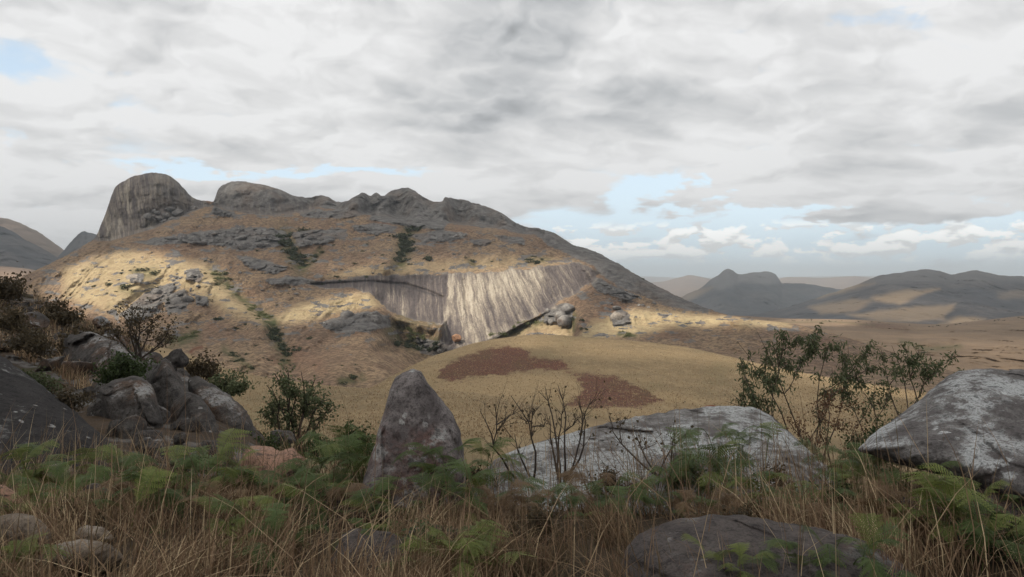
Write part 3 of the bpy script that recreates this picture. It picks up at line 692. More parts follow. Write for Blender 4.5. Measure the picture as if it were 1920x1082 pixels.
for sh, pts, soft, amt in [
    (mountain, [(70, 545), (95, 515), (150, 490), (240, 470), (330, 480), (400, 500), (430, 540), (500, 606), (440, 585), (385, 558), (330, 545), (290, 575), (240, 615), (170, 615), (100, 590)], 14, 1.1),
    (mountain, [(490, 612), (560, 575), (640, 552), (715, 540), (730, 578), (640, 592), (560, 608)], 10, 1.1),
    (mountain, [(690, 545), (840, 512), (960, 500), (1090, 488), (1110, 520), (1085, 560), (1075, 632), (930, 660), (800, 660), (740, 610)], 12, 1.0),
    (mountain, [(1120, 625), (1150, 575), (1200, 575), (1320, 588), (1490, 606), (1490, 618), (1340, 612), (1240, 606), (1170, 640)], 12, 1.1),
    (mountain, [(405, 352), (450, 340), (510, 352), (500, 372), (420, 372)], 14, .45),
    (rolling, [(1440, 608), (1480, 598), (1570, 597), (1620, 602), (1590, 610), (1500, 612)], 14, .85),
    (rolling, [(1780, 650), (1850, 640), (1980, 640), (1990, 690), (1900, 700)], 30, .30),
    (hill, [(900, 655), (960, 632), (1040, 628), (1160, 636), (1330, 660), (1330, 690), (1160, 668), (1040, 655)], 10, .40),
    (hill, [(1330, 660), (1420, 678), (1500, 696), (1720, 732), (1720, 752), (1500, 718), (1380, 692)], 8, .80),
    (hill, [(720, 760), (860, 670), (1000, 640), (1300, 660), (1700, 740), (1700, 800), (900, 800)], 25, .10),
    (mountain, [(560, 500), (700, 480), (900, 475), (1060, 480), (1060, 498), (840, 512), (640, 520)], 14, .35),
    (mountain, [(400, 690), (560, 640), (740, 660), (700, 715), (480, 720)], 20, .20),
    (rolling, [(1250, 600), (1480, 615), (1700, 625), (1920, 630), (1920, 720), (1500, 680)], 40, .18),
]: near_holes.append((hole(sh, pts, H1), soft, amt))
off = Vector((SUN_TO.x, SUN_TO.y, 0))/SUN_TO.z
cloud_deck('cloud_layer', H1, -2100+off.x*H1, 2300+off.x*H1, -900+off.y*H1, 2300+off.y*H1, 22, near_holes, 45, base=0.92)
rh = bpy.data.objects['right_hills']
def plane_pts(pts, d): return [to_cloud(Pv(u, v, d), H2) for u, v in pts]
far_holes = [(plane_pts(p_, d), s_, a_) for p_, d, s_, a_ in [
    ([(1640, 566), (1700, 548), (1760, 546), (1730, 562), (1690, 575)], 3300, 60, .7), ([(1590, 598), (1680, 582), (1790, 575), (1780, 602), (1640, 604)], 2800, 50, .7),
    ([(1520, 580), (1600, 560), (1640, 560), (1600, 590)], 3100, 60, .5), ([(1220, 580), (1300, 545), (1345, 538), (1290, 566)], 6800, 120, .7), ([(1180, 560), (1300, 515), (1350, 530), (1300, 560)], 13000, 300, .7),
    ([(-300, 520), (-300, 500), (0, 500), (110, 512), (110, 530)], 2300, 80, .8), ([(-100, 440), (0, 410), (60, 425), (120, 470), (20, 450)], 6800, 200, .5)]]
cloud_deck('cloud_layer', H2, -6500+off.x*H2, 8500+off.x*H2, 2300+off.y*H2, 11800+off.y*H2, 75, far_holes, 140, base=0.85)

# ---------------------------------------------------------------- the air
def haze():
    m, T = new_mat('haze_air')
    v = T.node('ShaderNodeVolumePrincipled', {}, {'Color': (0.83, 0.92, 1.0, 1), 'Density': HAZE, 'Anisotropy': 0.0})
    T.l.new(v.outputs[0], T.node('ShaderNodeOutputMaterial').inputs['Volume'])
    x, y0, y1, z0, z1 = 46000, -400, 33000, -960, 480
    vs = [(-x, y0, z0), (x, y0, z0), (x, y1, z0), (-x, y1, z0), (-x, y0, z1), (x, y0, z1), (x, y1, z1), (-x, y1, z1)]
    fs = [(3, 2, 1, 0), (4, 5, 6, 7), (0, 1, 5, 4), (1, 2, 6, 5), (2, 3, 7, 6), (3, 0, 4, 7)]
    tag(mesh_obj('haze', vs, fs, m, smooth=False), 'pale blue haze in the air over the land', kind='stuff')
HAZE = 7.5e-5
haze()
# ================================================================ ROCKS
def granite(name, dark, mid, lichen, lichen_amt=0.5, red_amt=0.0, red=(0.22, 0.085, 0.06), scale=1.0, streaks=0.0, white_top=0.0, pink=None):
    m, T = new_mat(name)
    p = T.node('ShaderNodeNewGeometry').outputs['Position']; nrm = T.node('ShaderNodeNewGeometry').outputs['Normal']
    p = T.vmath('SCALE', p, scale=scale)
    n0 = T.noise(p, 1.1, 4, 0.6); n1 = T.noise(p, 4.5, 6, 0.68); n2 = T.noise(p, 17, 5, 0.7); n3 = T.noise(p, 62, 5, 0.75)
    up = T.sep(nrm)[2]
    c = T.mix(T.mapr(n1, 0.32, 0.68), dark, mid)
    if pink: c = T.mix(T.mapr(T.add(n0, T.mul(up, 0.22)), 0.44, 0.60), c, T.mix(n1, pink, tuple(x*0.62 for x in pink)))
    if red_amt: c = T.mix(T.mul(T.mapr(T.add(n0, T.mul(T.sub(n2, .5), .3)), 0.60-red_amt*.25, 0.70-red_amt*.2), 0.6), c, red)
    lv = T.add(T.add(T.mul(n1, 0.55), T.mul(n2, 0.5)), T.add(T.mul(n0, 0.95), T.add(T.mul(up, 0.13), -0.325)))
    c = T.mix(T.mapr(lv, 0.92-lichen_amt*0.36, 1.02-lichen_amt*0.36), c, T.mix(n3, tuple(x*0.72 for x in lichen), lichen))
    spots = T.voro(T.vmath('ADD', p, T.vmath('SCALE', T.noise(p, 9, 2, out=1), scale=0.12)), 7.5)
    keep = T.mapr(T.noise(p, 2.3, 2), 0.50, 0.58)
    c = T.mix(T.mul(T.mapr(spots, 0.20, 0.13), T.mul(keep, 0.75)), c, tuple(min(1, x*1.2) for x in lichen))
    c = T.mix(T.mul(T.mapr(n2, 0.50, 0.66), 0.8), c, tuple(x*0.42 for x in dark))
    c = T.mix(T.mul(T.mapr(n3, 0.50, 0.60), 0.6), c, tuple(x*0.5 for x in dark))
    if streaks:
        q = T.sep(p); s = T.noise(T.comb(T.mul(T.sub(q[0], T.mul(q[2], -0.9)), 2.2), T.mul(q[2], 0.15), 0), 1.0, 4, 0.6)
        c = T.mix(T.mul(T.mapr(s, 0.62, 0.72), streaks), c, lichen)
    if white_top:
        c = T.mix(T.mul(T.mapr(T.add(T.attr('top'), T.mul(T.sub(n1, .5), .7)), 0.50, 0.62), white_top), c, (0.62, 0.62, 0.60))
    finish(T, c, 0.92, T.add(T.mul(n1, .5), T.add(T.mul(n2, .35), T.mul(n3, .16))), 0.85, 0.06/scale, 0.15)
    return m
G_STAND = granite('granite_standing', (0.080, 0.068, 0.067), (0.200, 0.175, 0.168), (0.34, 0.33, 0.315), 0.27, 0.28, (0.16, 0.085, 0.070), white_top=0.95)
G_PALE = granite('granite_pale_lichen', (0.105, 0.093, 0.088), (0.22, 0.205, 0.195), (0.46, 0.465, 0.455), 0.50, 0.2, (0.17, 0.10, 0.085))
G_RIGHT = granite('granite_right', (0.088, 0.078, 0.076), (0.200, 0.186, 0.178), (0.45, 0.455, 0.45), 0.47, 0.25, (0.15, 0.10, 0.09))
G_DARK = granite('granite_dark', (0.052, 0.044, 0.043), (0.105, 0.088, 0.080), (0.19, 0.18, 0.17), 0.16, 0.3, (0.14, 0.075, 0.055))
G_PINK = granite('granite_pink', (0.090, 0.074, 0.068), (0.175, 0.145, 0.130), (0.27, 0.25, 0.24), 0.20, 0.25, pink=(0.40, 0.235, 0.165))
G_TAN = granite('granite_tan', (0.135, 0.105, 0.080), (0.225, 0.180, 0.140), (0.33, 0.28, 0.23), 0.35)
G_OUT = granite('granite_outcrop', (0.036, 0.032, 0.030), (0.095, 0.085, 0.078), (0.30, 0.29, 0.28), 0.22, 0.35, (0.15, 0.088, 0.055), scale=0.45)
G_SLOPE = granite('granite_slope_slab', (0.018, 0.016, 0.016), (0.038, 0.034, 0.033), (0.30, 0.29, 0.28), 0.04, streaks=0.75, scale=0.6)
G_FAR = granite('granite_far', (0.115, 0.106, 0.102), (0.225, 0.208, 0.192), (0.33, 0.31, 0.285), 0.30, 0.15, (0.2, 0.13, 0.09), scale=0.035)
G_FARP = granite('granite_far_pale', (0.22, 0.19, 0.16), (0.34, 0.295, 0.25), (0.46, 0.42, 0.37), 0.45, 0.1, (0.25, 0.15, 0.1), scale=0.035)
G_FARO = granite('granite_far_orange', (0.30, 0.165, 0.10), (0.42, 0.245, 0.15), (0.50, 0.34, 0.24), 0.2, scale=0.035)

def closed_outline(pts, n):
    a = np.array(pts, float); k = len(a); out = []
    for i in range(k):                                 # Catmull-Rom with some tension keeps corners
        p0, p1, p2, p3 = a[i-1], a[i], a[(i+1) % k], a[(i+2) % k]
        for t in np.linspace(0, 1, 12, endpoint=False):
            m1, m2 = (p2-p0)*0.32, (p3-p1)*0.32
            out.append((2*t**3-3*t*t+1)*p1+(t**3-2*t*t+t)*m1+(-2*t**3+3*t*t)*p2+(t**3-t*t)*m2)
    out = np.array(out); seg = np.linalg.norm(np.diff(np.vstack([out, out[:1]]), axis=0), axis=1)
    s = np.concatenate([[0], np.cumsum(seg)]); q = np.linspace(0, s[-1], n, endpoint=False)
    cl = np.vstack([out, out[:1]])
    return np.stack([np.interp(q, s, cl[:, 0]), np.interp(q, s, cl[:, 1])], -1)
def traced_rock(name, outline, depth, mat, label, cat='boulder', front=0.3, back=0.5, tilt_u=0.0, tilt_v=0.0, prof=3.0, noise=0.05, nf=1.6, rings=34, segs=150, facet=0.0, seed=1, group=None, centre=None, jag=2.0):
    """a solid rock: silhouette, leaning front face, its own thickness towards and away from the eye"""
    o = closed_outline(outline, segs); c = np.array(centre) if centre else o.mean(0)
    th = np.arange(segs)
    o = o+(o-c)/np.linalg.norm(o-c, axis=1)[:, None]*(perlin(o[:, 0]*.05, o[:, 1]*.05, seed)*jag*2+perlin(o[:, 0]*.16, o[:, 1]*.16, seed+3)*jag)[:, None]
    r = np.linspace(0, 1, rings+1)[1:]**0.72
    verts = []; tops = []
    vmin, vmax = o[:, 1].min(), o[:, 1].max()
    def layer(uv, rr, sign, T_):
        bulge = (1-rr**prof)**(1/2.0)
        d = depth+tilt_u*(uv[:, 0]-c[0])+tilt_v*(c[1]-uv[:, 1])-sign*T_*bulge
        p = P(uv[:, 0], uv[:, 1], d)
        x, y, z = p[:, 0]*nf, p[:, 1]*nf, p[:, 2]*nf
        n = fbm(x, y*0.6, z, 5, 0.52, seed=seed+500)*noise*2.2
        if facet:
            f1, f2, cid = cells(x*1.3+0.3*y, z*1.3+0.2*y, seed+9); n = n+(cid-.5)*facet
        d = d+n*sign*min(1, 1)
        tops.append((vmax-uv[:, 1])/(vmax-vmin))
        return P(uv[:, 0], uv[:, 1], d)
    cen = c[None, :]
    front_v = [layer(cen, 0.0, 1, front)]+[layer(c+(o-c)*k, k, 1, front) for k in r]
    back_v = [layer(c+(o-c)*k, k, -1, back) for k in r[:-1][::-1]]+[layer(cen, 0.0, -1, back)]
    V = np.concatenate(front_v+back_v); top = np.concatenate(tops)
    faces = []
    for j in range(segs): faces.append((0, 1+(j+1) % segs, 1+j))
    nring = len(front_v)-1+len(back_v)-1
    for i in range(nring-1):
        a, b = 1+i*segs, 1+(i+1)*segs
        for j in range(segs): faces.append((a+j, a+(j+1) % segs, b+(j+1) % segs, b+j))
    last = len(V)-1; a = 1+(nring-1)*segs
    for j in range(segs): faces.append((a+j, a+(j+1) % segs, last))
    base = np.array([V[:, 0].mean(), V[:, 1].mean(), V[:, 2].min()])
    ob = mesh_obj(name, V-base, faces, mat, attrs={'top': np.clip(top, 0, 1)}, loc=tuple(base))
    tag(ob, label, cat, group)
    return ob

standing = traced_rock('standing_stone', [(660, 965), (676, 915), (692, 868), (704, 828), (714, 792), (724, 758), (733, 724), (742, 706), (758, 698), (776, 692), (790, 697), (800, 714), (822, 742), (846, 772), (860, 802), (869, 838), (874, 880), (872, 920), (862, 970), (760, 985)],
    6.5, G_STAND, 'tall pointed grey standing stone with white lichen tip', front=0.22, back=0.5, tilt_v=0.0012, tilt_u=0.0006, prof=6, noise=0.05, nf=3.0, facet=0.055, seed=2, jag=1.6)
# white lichen cap follows height only near the tip
_t = standing.data.attributes['top']; _b = np.zeros(len(standing.data.vertices), np.float32); _t.data.foreach_get('value', _b)
_co = np.zeros(len(_b)*3, np.float32); standing.data.vertices.foreach_get('co', _co); _co = _co.reshape(-1, 3)
_t.data.foreach_set('value', np.clip(sstep(.90, 1.0, _b)*0.52+0.55*sstep(0.17, 0.36, _co[:, 0])*sstep(.40, .75, _b)*sstep(0.0, .25, np.abs(_co[:, 1])), 0, 1).astype(np.float32))
traced_rock('boulder', [(405, 960), (416, 930), (432, 905), (448, 878), (455, 852), (470, 838), (496, 836), (516, 843), (530, 845), (546, 839), (560, 850), (574, 868), (566, 890), (560, 930), (540, 965), (470, 972)],
    7.2, G_PINK, 'pink topped angular boulder left of the pointed standing stone', front=0.35, back=0.5, tilt_v=0.002, tilt_u=-0.0012, prof=3.2, noise=0.045, nf=2.6, facet=0.07, seed=4)
traced_rock('rock_slab', [(880, 930), (900, 890), (930, 860), (980, 838), (1050, 818), (1120, 798), (1195, 781), (1270, 769), (1330, 762), (1395, 762), (1432, 770), (1455, 788), (1490, 820), (1530, 858), (1575, 895), (1570, 945), (1500, 980), (1380, 990), (1200, 990), (1050, 985), (930, 970)],
    8.0, G_PALE, 'broad pale lichen covered rock slab in the centre foreground', cat='rock slab', front=0.62, back=0.8, tilt_v=0.0120, tilt_u=-0.0003, prof=2.5, noise=0.09, nf=1.7, facet=0.10, seed=6, rings=48, segs=220, centre=(1240, 880))
traced_rock('boulder', [(1610, 843), (1635, 816), (1675, 786), (1715, 757), (1750, 727), (1785, 700), (1815, 693), (1880, 692), (1960, 694), (2080, 705), (2200, 760), (2230, 860), (2180, 960), (2010, 965), (1900, 940), (1830, 915), (1770, 892), (1720, 880), (1670, 866), (1635, 854)],
    6.2, G_RIGHT, 'large flat topped lichen grey boulder at the right edge', front=0.62, back=1.2, tilt_v=0.0055, tilt_u=-0.0002, prof=2.8, noise=0.075, nf=1.8, facet=0.05, seed=8, rings=48, segs=220, centre=(1900, 810))
traced_rock('boulder', [(1680, 960), (1702, 920), (1750, 900), (1800, 888), (1860, 880), (1930, 876), (2080, 885), (2220, 960), (2240, 1120), (2050, 1230), (1850, 1220), (1720, 1130), (1680, 1040)],
    5.3, G_DARK, 'dark brown boulder under the flat topped boulder at right', front=0.35, back=0.9, tilt_v=0.0028, prof=2.6, noise=0.05, nf=1.9, facet=0.03, seed=10, segs=180, centre=(1940, 1040))
traced_rock('boulder', [(1165, 1060), (1190, 1008), (1240, 982), (1320, 966), (1390, 966), (1470, 980), (1540, 992), (1610, 1010), (1670, 1042), (1715, 1080), (1760, 1160), (1700, 1260), (1450, 1290), (1250, 1270), (1170, 1180)],
    4.3, G_DARK, 'rounded dark brown boulder at the bottom right behind thin grass', front=0.35, back=0.7, tilt_v=0.0035, prof=2.6, noise=0.035, nf=2.2, facet=0.05, seed=12, segs=200, centre=(1430, 1110))
traced_rock('boulder', [(618, 1070), (626, 1035), (640, 1005), (664, 990), (700, 992), (745, 1004), (770, 1040), (765, 1100), (700, 1140), (630, 1130)],
    4.9, G_DARK, 'small brown rock at the bottom centre below the standing stone', front=0.16, back=0.3, tilt_v=0.002, prof=2.6, noise=0.03, nf=3, facet=0.03, seed=14, segs=100, rings=22)
traced_rock('boulder', [(735, 1040), (760, 1000), (800, 984), (850, 988), (880, 1010), (880, 1070), (820, 1100), (750, 1085)],
    5.4, G_DARK, 'low dark rock half hidden in grass at the bottom centre', front=0.2, back=0.3, prof=2.6, noise=0.03, nf=3, facet=0.03, seed=16, segs=100, rings=22)
for i, (pts, d, m, lb) in enumerate([
    ([(-60, 1010), (-20, 975), (25, 962), (65, 968), (92, 992), (96, 1020), (60, 1040), (-40, 1040)], 4.9, G_TAN, 'rounded tan rock in the grass at the lower left corner'),
    ([(-50, 950), (-30, 915), (5, 908), (30, 925), (44, 945), (20, 962), (-30, 965)], 5.8, G_PINK, 'small pinkish rock cut by the left edge'),
    ([(78, 898), (92, 874), (116, 868), (138, 880), (142, 905), (110, 915)], 7.4, G_TAN, 'small pale rock among ferns near the dark streaked slab'),
    ([(60, 1060), (95, 1025), (150, 1012), (205, 1020), (232, 1046), (200, 1075), (110, 1080)], 4.7, G_TAN, 'flat pale rock under straw grass at the lower left'),
    ([(135, 1005), (160, 985), (195, 990), (215, 1012), (180, 1030), (145, 1026)], 5.1, G_TAN, 'small tan stone between two pale rocks at the lower left'),
    ([(150, 925), (175, 905), (205, 915), (215, 940), (175, 955)], 6.6, G_OUT, 'small grey rock half covered by ferns at left')]):
    traced_rock('boulder', pts, d, m, lb, cat='rock', front=0.14, back=0.25, prof=2.4, noise=0.02, nf=3.5, facet=0.02, seed=20+i, segs=80, rings=18, jag=1.0)
traced_rock('stone', [(1316, 768), (1322, 761), (1336, 759), (1345, 763), (1346, 769), (1330, 772)], 9.55, G_FARO if False else granite('rust_stone', (0.20, 0.09, 0.055), (0.30, 0.14, 0.085), (0.34, 0.2, 0.13), 0.2), 'small rust red stone lying on the pale rock slab', cat='stone', front=0.04, back=0.06, prof=2.4, noise=0.008, nf=9, seed=33, segs=40, rings=10, jag=0.5)
# bare streaked slope and outcrop on the left
traced_rock('rock_slab', [(-320, 530), (-150, 585), (-40, 640), (35, 690), (105, 742), (165, 792), (220, 845), (250, 890), (200, 920), (60, 920), (-120, 925), (-320, 915)],
    11.0, G_SLOPE, 'dark bare rock slab with pale streaks at the left edge', cat='rock slab', front=1.0, back=2.2, tilt_v=0.014, tilt_u=0.002, prof=3.5, noise=0.16, nf=0.6, facet=0.06, seed=40, segs=180, rings=40, centre=(-40, 800))
traced_rock('boulder', [(352, 712), (372, 706), (396, 718), (425, 738), (452, 758), (470, 782), (480, 815), (476, 850), (462, 885), (410, 890), (380, 860), (372, 800), (356, 750)],
    18.5, G_OUT, 'large rounded grey outcrop boulder sloping down to the right', front=1.1, back=1.6, tilt_v=0.006, tilt_u=-0.004, prof=2.8, noise=0.16, nf=0.9, facet=0.12, seed=42, segs=160, rings=36)
traced_rock('boulder', [(285, 700), (310, 672), (326, 690), (345, 720), (362, 760), (378, 810), (385, 865), (340, 880), (300, 860), (276, 800), (268, 745)],
    17.5, G_OUT, 'tall fractured grey outcrop boulder with white lichen on the left hillside', front=0.9, back=1.4, tilt_v=0.004, tilt_u=-0.003, prof=3.0, noise=0.2, nf=1.0, facet=0.28, seed=44, segs=160, rings=36)

traced_rock('boulder', [(185, 735), (215, 712), (250, 705), (285, 722), (300, 770), (310, 830), (300, 895), (240, 905), (205, 870), (190, 800)],
    15.0, G_OUT, 'massive dark grey outcrop block left of the tall fractured boulder', front=0.8, back=1.3, tilt_v=0.006, tilt_u=-0.002, prof=3.2, noise=0.17, nf=1.1, facet=0.26, seed=46, segs=150, rings=34)
traced_rock('boulder', [(322, 760), (350, 735), (380, 750), (405, 790), (425, 850), (430, 905), (350, 915), (318, 880), (310, 810)],
    15.5, G_OUT, 'dark leaning block in front of the tall fractured boulder', front=0.7, back=1.2, tilt_v=0.005, tilt_u=-0.003, prof=3.0, noise=0.17, nf=1.1, facet=0.24, seed=48, segs=150, rings=34)
traced_rock('rock_face', [(118, 640), (165, 622), (215, 640), (262, 672), (318, 690), (372, 720), (432, 765), (482, 815), (500, 870), (480, 930), (330, 935), (215, 925), (165, 850), (130, 740)],
    21.0, G_OUT, 'dark fractured rock face rising behind the outcrop boulders on the left', cat='rock face', front=1.6, back=2.5, tilt_v=0.016, tilt_u=-0.012, prof=4.0, noise=0.5, nf=0.55, facet=0.7, seed=52, segs=220, rings=60, jag=4)
def boulder_mesh(name, seed, sub=3, planes=12, noise=0.10, nf=1.6, lo=0.62, hi=0.92):
    bm = bmesh.new(); bmesh.ops.create_icosphere(bm, subdivisions=sub, radius=1.0)
    v = np.array([x.co[:] for x in bm.verts]); fc = np.array([[q.index for q in f.verts] for f in bm.faces]); bm.free()
    r = np.random.default_rng(seed)
    for _ in range(planes):
        n = r.normal(size=3); n /= np.linalg.norm(n); d = r.uniform(lo, hi)
        k = v@n-d; v = np.where((k > 0)[:, None], v-k[:, None]*n, v)
    nn = v/np.linalg.norm(v, axis=1)[:, None]
    v = v+nn*(fbm(v[:, 0]*nf+seed, v[:, 1]*nf, v[:, 2]*nf, 4, 0.55, seed=seed)*noise*2)[:, None]
    me = bpy.data.meshes.new(name)
    me.vertices.add(len(v)); me.vertices.foreach_set('co', v.astype(np.float32).ravel())
    me.loops.add(len(fc)*3); me.loops.foreach_set('vertex_index', fc.astype(np.int32).ravel())
    me.polygons.add(len(fc)); me.polygons.foreach_set('loop_start', np.arange(0, len(fc)*3, 3, dtype=np.int32)); me.update(calc_edges=True)
    me.polygons.foreach_set('use_smooth', np.ones(len(fc), bool))
    return me
def with_mat(me, mat):
    c = me.copy(); c.materials.clear(); c.materials.append(mat); return c
NEARB = [with_mat(boulder_mesh('boulder', 60+i, 4, 14, 0.09, 1.8), G_OUT) for i in range(5)]
FARB = [boulder_mesh('boulder', 80+i, 3, 11, 0.10, 1.6) for i in range(5)]
FAR_G = [with_mat(b, G_FAR) for b in FARB]; FAR_P = [with_mat(b, G_FARP) for b in FARB]
def put(name, me, loc, scale, rot, label, cat, group=None):
    o = bpy.data.objects.new(name, me); o.location = loc; o.scale = scale; o.rotation_euler = rot
    link(o); return tag(o, label, cat, group)
# boulders of the left hillside: (u, v, half width, half height, tilt)
LB = [(312, 692, 20, 26, .5, 'angular lichen streaked boulder at the top of the left outcrop'), (336, 672, 17, 16, .3, 'dark boulder behind the top of the left outcrop'),
      (212, 678, 30, 14, .1, 'flat pale boulder above the green hillside bush'), (276, 676, 24, 15, .2, 'pale boulder under the twiggy brown shrub'), (160, 634, 14, 15, .2, 'small light grey boulder on the dark left hillside'),
      (258, 772, 24, 20, .3, 'pale blocky boulder below the green hillside bush'), (226, 748, 15, 12, .2, 'small pale boulder left of the tall outcrop'), (240, 812, 30, 34, .5, 'brown wedge shaped boulder below the left outcrop'),
      (196, 770, 26, 30, .5, 'black shadowed boulder between slab and outcrop'), (190, 604, 14, 12, .1, 'small boulder on the skyline of the left hillside'), (120, 640, 24, 14, .6, 'low brown boulder high on the left hillside'),
      (66, 600, 22, 11, .6, 'low weathered boulder near the left hillside crest'), (150, 700, 34, 22, .6, 'weathered boulder in the middle of the left hillside'), (90, 690, 32, 14, .6, 'long dark boulder above the streaked slab'),
      (420, 850, 30, 34, .2, 'shadowed boulder at the foot of the rounded outcrop'), (300, 862, 26, 30, .2, 'dark boulder at the foot of the tall outcrop'), (345, 770, 20, 30, .4, 'narrow boulder wedged between the two outcrop rocks'),
      (290, 735, 24, 18, .3, 'blocky boulder on top of the tall outcrop'), (530, 822, 24, 14, .2, 'low dark boulder beside the rounded tree')]
for i, (u, v, w, h, t, lb) in enumerate(LB):
    d = float(hillside.depth(u, v)) if u < 500 else 17.0
    d = min(d, 30)*0.97 if u < 280 else (17.2 if v > 725 else 19.5)
    if u >= 500: d = 20
    s = d/F
    put('boulder', NEARB[i % 5], Pv(u, v, d), (w*s*1.1, w*s*1.2, h*s*1.12), (0.2*math.sin(i*3.1), t, i*1.7), lb, 'boulder')
rb = np.random.default_rng(51)
for i in range(46):
    while True:
        u, v = rb.uniform(150, 480), rb.uniform(620, 880)
        if poly(np.array([u]), np.array([v]), [(170, 630), (230, 640), (320, 690), (400, 735), (470, 800), (475, 880), (250, 880), (180, 760), (140, 680)], .01)[0] > .5: break
    d = float(hillside.depth(u, v))*0.96; s = d/F; w = rb.uniform(12, 30)
    put('boulder', NEARB[i % 5], Pv(u, v, d), (w*s, w*s*1.2, w*s*rb.uniform(.6, 1.1)), (rb.uniform(-.3, .3), rb.uniform(.2, .8), rb.uniform(0, 6)), 'grey boulder in the jumble of the left outcrop', 'boulder', 'jumbled boulders of the left outcrop')
for i in range(30):
    u = rb.uniform(-40, 230); v = LH_SKY(u)+rb.uniform(4, 110); d = float(hillside.depth(u, v))*0.99; s = d/F; w = rb.uniform(6, 20)
    put('boulder', NEARB[i % 5], Pv(u, float(v), d), (w*s*1.3, w*s*1.2, w*s*.6), (rb.uniform(-.3, .3), rb.uniform(.3, .8), rb.uniform(0, 6)), 'small weathered boulder strewn over the upper left hillside', 'boulder', 'small boulders strewn over the left hillside')
# boulders on the mountain, by outcrop
def inside(pts, n, r):
    a = np.array(pts); out = []
    while len(out) < n:
        u, v = r.uniform(a[:, 0].min(), a[:, 0].max()), r.uniform(a[:, 1].min(), a[:, 1].max())
        if poly(np.array([u]), np.array([v]), pts, 0.01)[0] > .5: out.append((u, v))
    return out
rb = np.random.default_rng(5)
def mb(u, v, wpx, label, group, pale=False, asp=0.7, sink=0.0):
    asp = asp*rb.uniform(.6, 1.5); sink = wpx*0.12
    d = float(mountain.depth(u, v)); s = d/F
    k = int(rb.integers(5))
    put('boulder', (FAR_P if pale else FAR_G)[k], Pv(u, v+sink, d-wpx*s*0.25), (wpx*s*0.55, wpx*s*0.6, wpx*s*0.55*asp), (rb.uniform(-.3, .3), rb.uniform(-.3, .3), rb.uniform(0, 6)), label, 'boulder', group)
AREA = ['grey boulder in the long rock band below the left dome', 'grey boulder in the short rock band right of the long band', 'boulder in the small ledge below the saddle', 'boulder on the ledge below the right summit',
        None, None, 'weathered boulder in the fan of grey rock on the left slope', 'boulder on the knob above the bright spur', 'boulder below the knob on the left spur', None, 'pale boulder beside shrubs on the sunny left slope',
        'dark boulder in the rock field left of the streaked cliff', None, None, None, None, 'boulder in the gully at the foot of the streaked cliff', 'grey boulder in the hollow right of the streaked cliff', None, None, None]
NUM = [34, 12, 7, 8, 0, 0, 12, 7, 8, 0, 3, 18, 0, 0, 0, 0, 7, 9, 0, 0, 0]
for bnd, lb, n in zip(BANDS, AREA, NUM):
    if not lb: continue
    for (u, v) in inside(bnd, n, rb): mb(u, v, 5+22*rb.random()**2.2, lb, lb.replace('boulder', 'boulders', 1), pale='pale' in lb)
for (u, v) in inside([(270, 438), (275, 400), (310, 385), (350, 385), (385, 388), (340, 405)], 14, rb): mb(u, v, rb.uniform(9, 20), 'blocky grey boulder piled against the foot of the left dome', 'blocks at the foot of the left dome')
for (u, v) in inside([(150, 490), (420, 470), (480, 500), (700, 470), (900, 470), (1060, 480), (900, 500), (560, 560), (400, 640), (700, 670), (560, 620), (300, 640), (200, 560)], 46, rb):
    if poly(np.array([u]), np.array([v]), SLAB_L, 1)[0] < .1 and poly(np.array([u]), np.array([v]), SLAB, 1)[0] < .1:
        mb(u, v, rb.uniform(4, 9), 'small lone boulder scattered on the open grass of the mountain', 'lone boulders scattered on the mountain grass')
for (u, v) in inside([(1110, 520), (1200, 555), (1300, 585), (1250, 600), (1140, 570)], 20, rb): mb(u, v, rb.uniform(4, 10), 'small boulder on the slope right of the streaked cliff', 'boulders right of the streaked cliff')
d_ = float(mountain.depth(1160, 598)); put('boulder', FAR_P[1], Pv(1160, 597, d_-3), (18*d_/F, 12*d_/F, 15*d_/F), (0, .1, .4), 'big pale rounded boulder alone on the sunny right foot slope', 'boulder')
d_ = float(mountain.depth(1154, 580)); put('boulder', FAR_G[2], Pv(1156, 578, d_-2), (12*d_/F, 9*d_/F, 5*d_/F), (0, .1, 1.4), 'flat grey boulder just above the big pale boulder', 'boulder')
for k_, (u, v, w) in enumerate([(1198, 572, 9), (1216, 576, 8)]): mb(u, v, w, ['pale boulder uphill of the big round boulder, nearest it', 'pale boulder farther right on the foot slope'][k_], 'pale boulders on the right foot slope', True)
o_ = mesh_obj('boulder', *(lambda me: (np.array([x.co[:] for x in me.vertices]), np.array([list(p.vertices) for p in me.polygons])))(boulder_mesh('boulder', 97, 4, 5, .05)), G_FARO)
d_ = float(mountain.depth(856, 634)); o_.location = Pv(856, 634, d_-9); o_.scale = (5.2, 5, 4.2); tag(o_, 'round orange boulder at the foot of the streaked cliff', 'boulder')
o_.scale = (9.5*d_/F, 8*d_/F, 7.5*d_/F)
# ================================================================ VEGETATION
def leaf_material(name, a, b, trans=None, rough=0.7):
    m, T = new_mat(name)
    t = T.attr('tint'); n = T.noise(T.node('ShaderNodeNewGeometry').outputs['Position'], 3.0, 2)
    r = T.node('ShaderNodeObjectInfo').outputs['Random']
    c = T.mix(T.mapr(T.add(T.mul(t, .65), T.add(T.mul(n, .25), T.mul(r, .3))), 0.15, 0.95, smooth=False), a, b)
    finish(T, c, rough, spec=0.25, translucent=(trans or tuple(x*1.2 for x in b)))
    return m
def bark_material(name, a, b):
    m, T = new_mat(name); p = T.node('ShaderNodeNewGeometry').outputs['Position']
    n = T.noise(T.scale3(p, (30, 30, 8)), 1.0, 4); finish(T, T.mix(n, a, b), 0.9, n, 0.6, 0.01); return m
FERN_M = leaf_material('fern_green', (0.020, 0.034, 0.012), (0.085, 0.118, 0.034))
FERN_Y = leaf_material('fern_yellow_green', (0.032, 0.044, 0.014), (0.15, 0.175, 0.042))
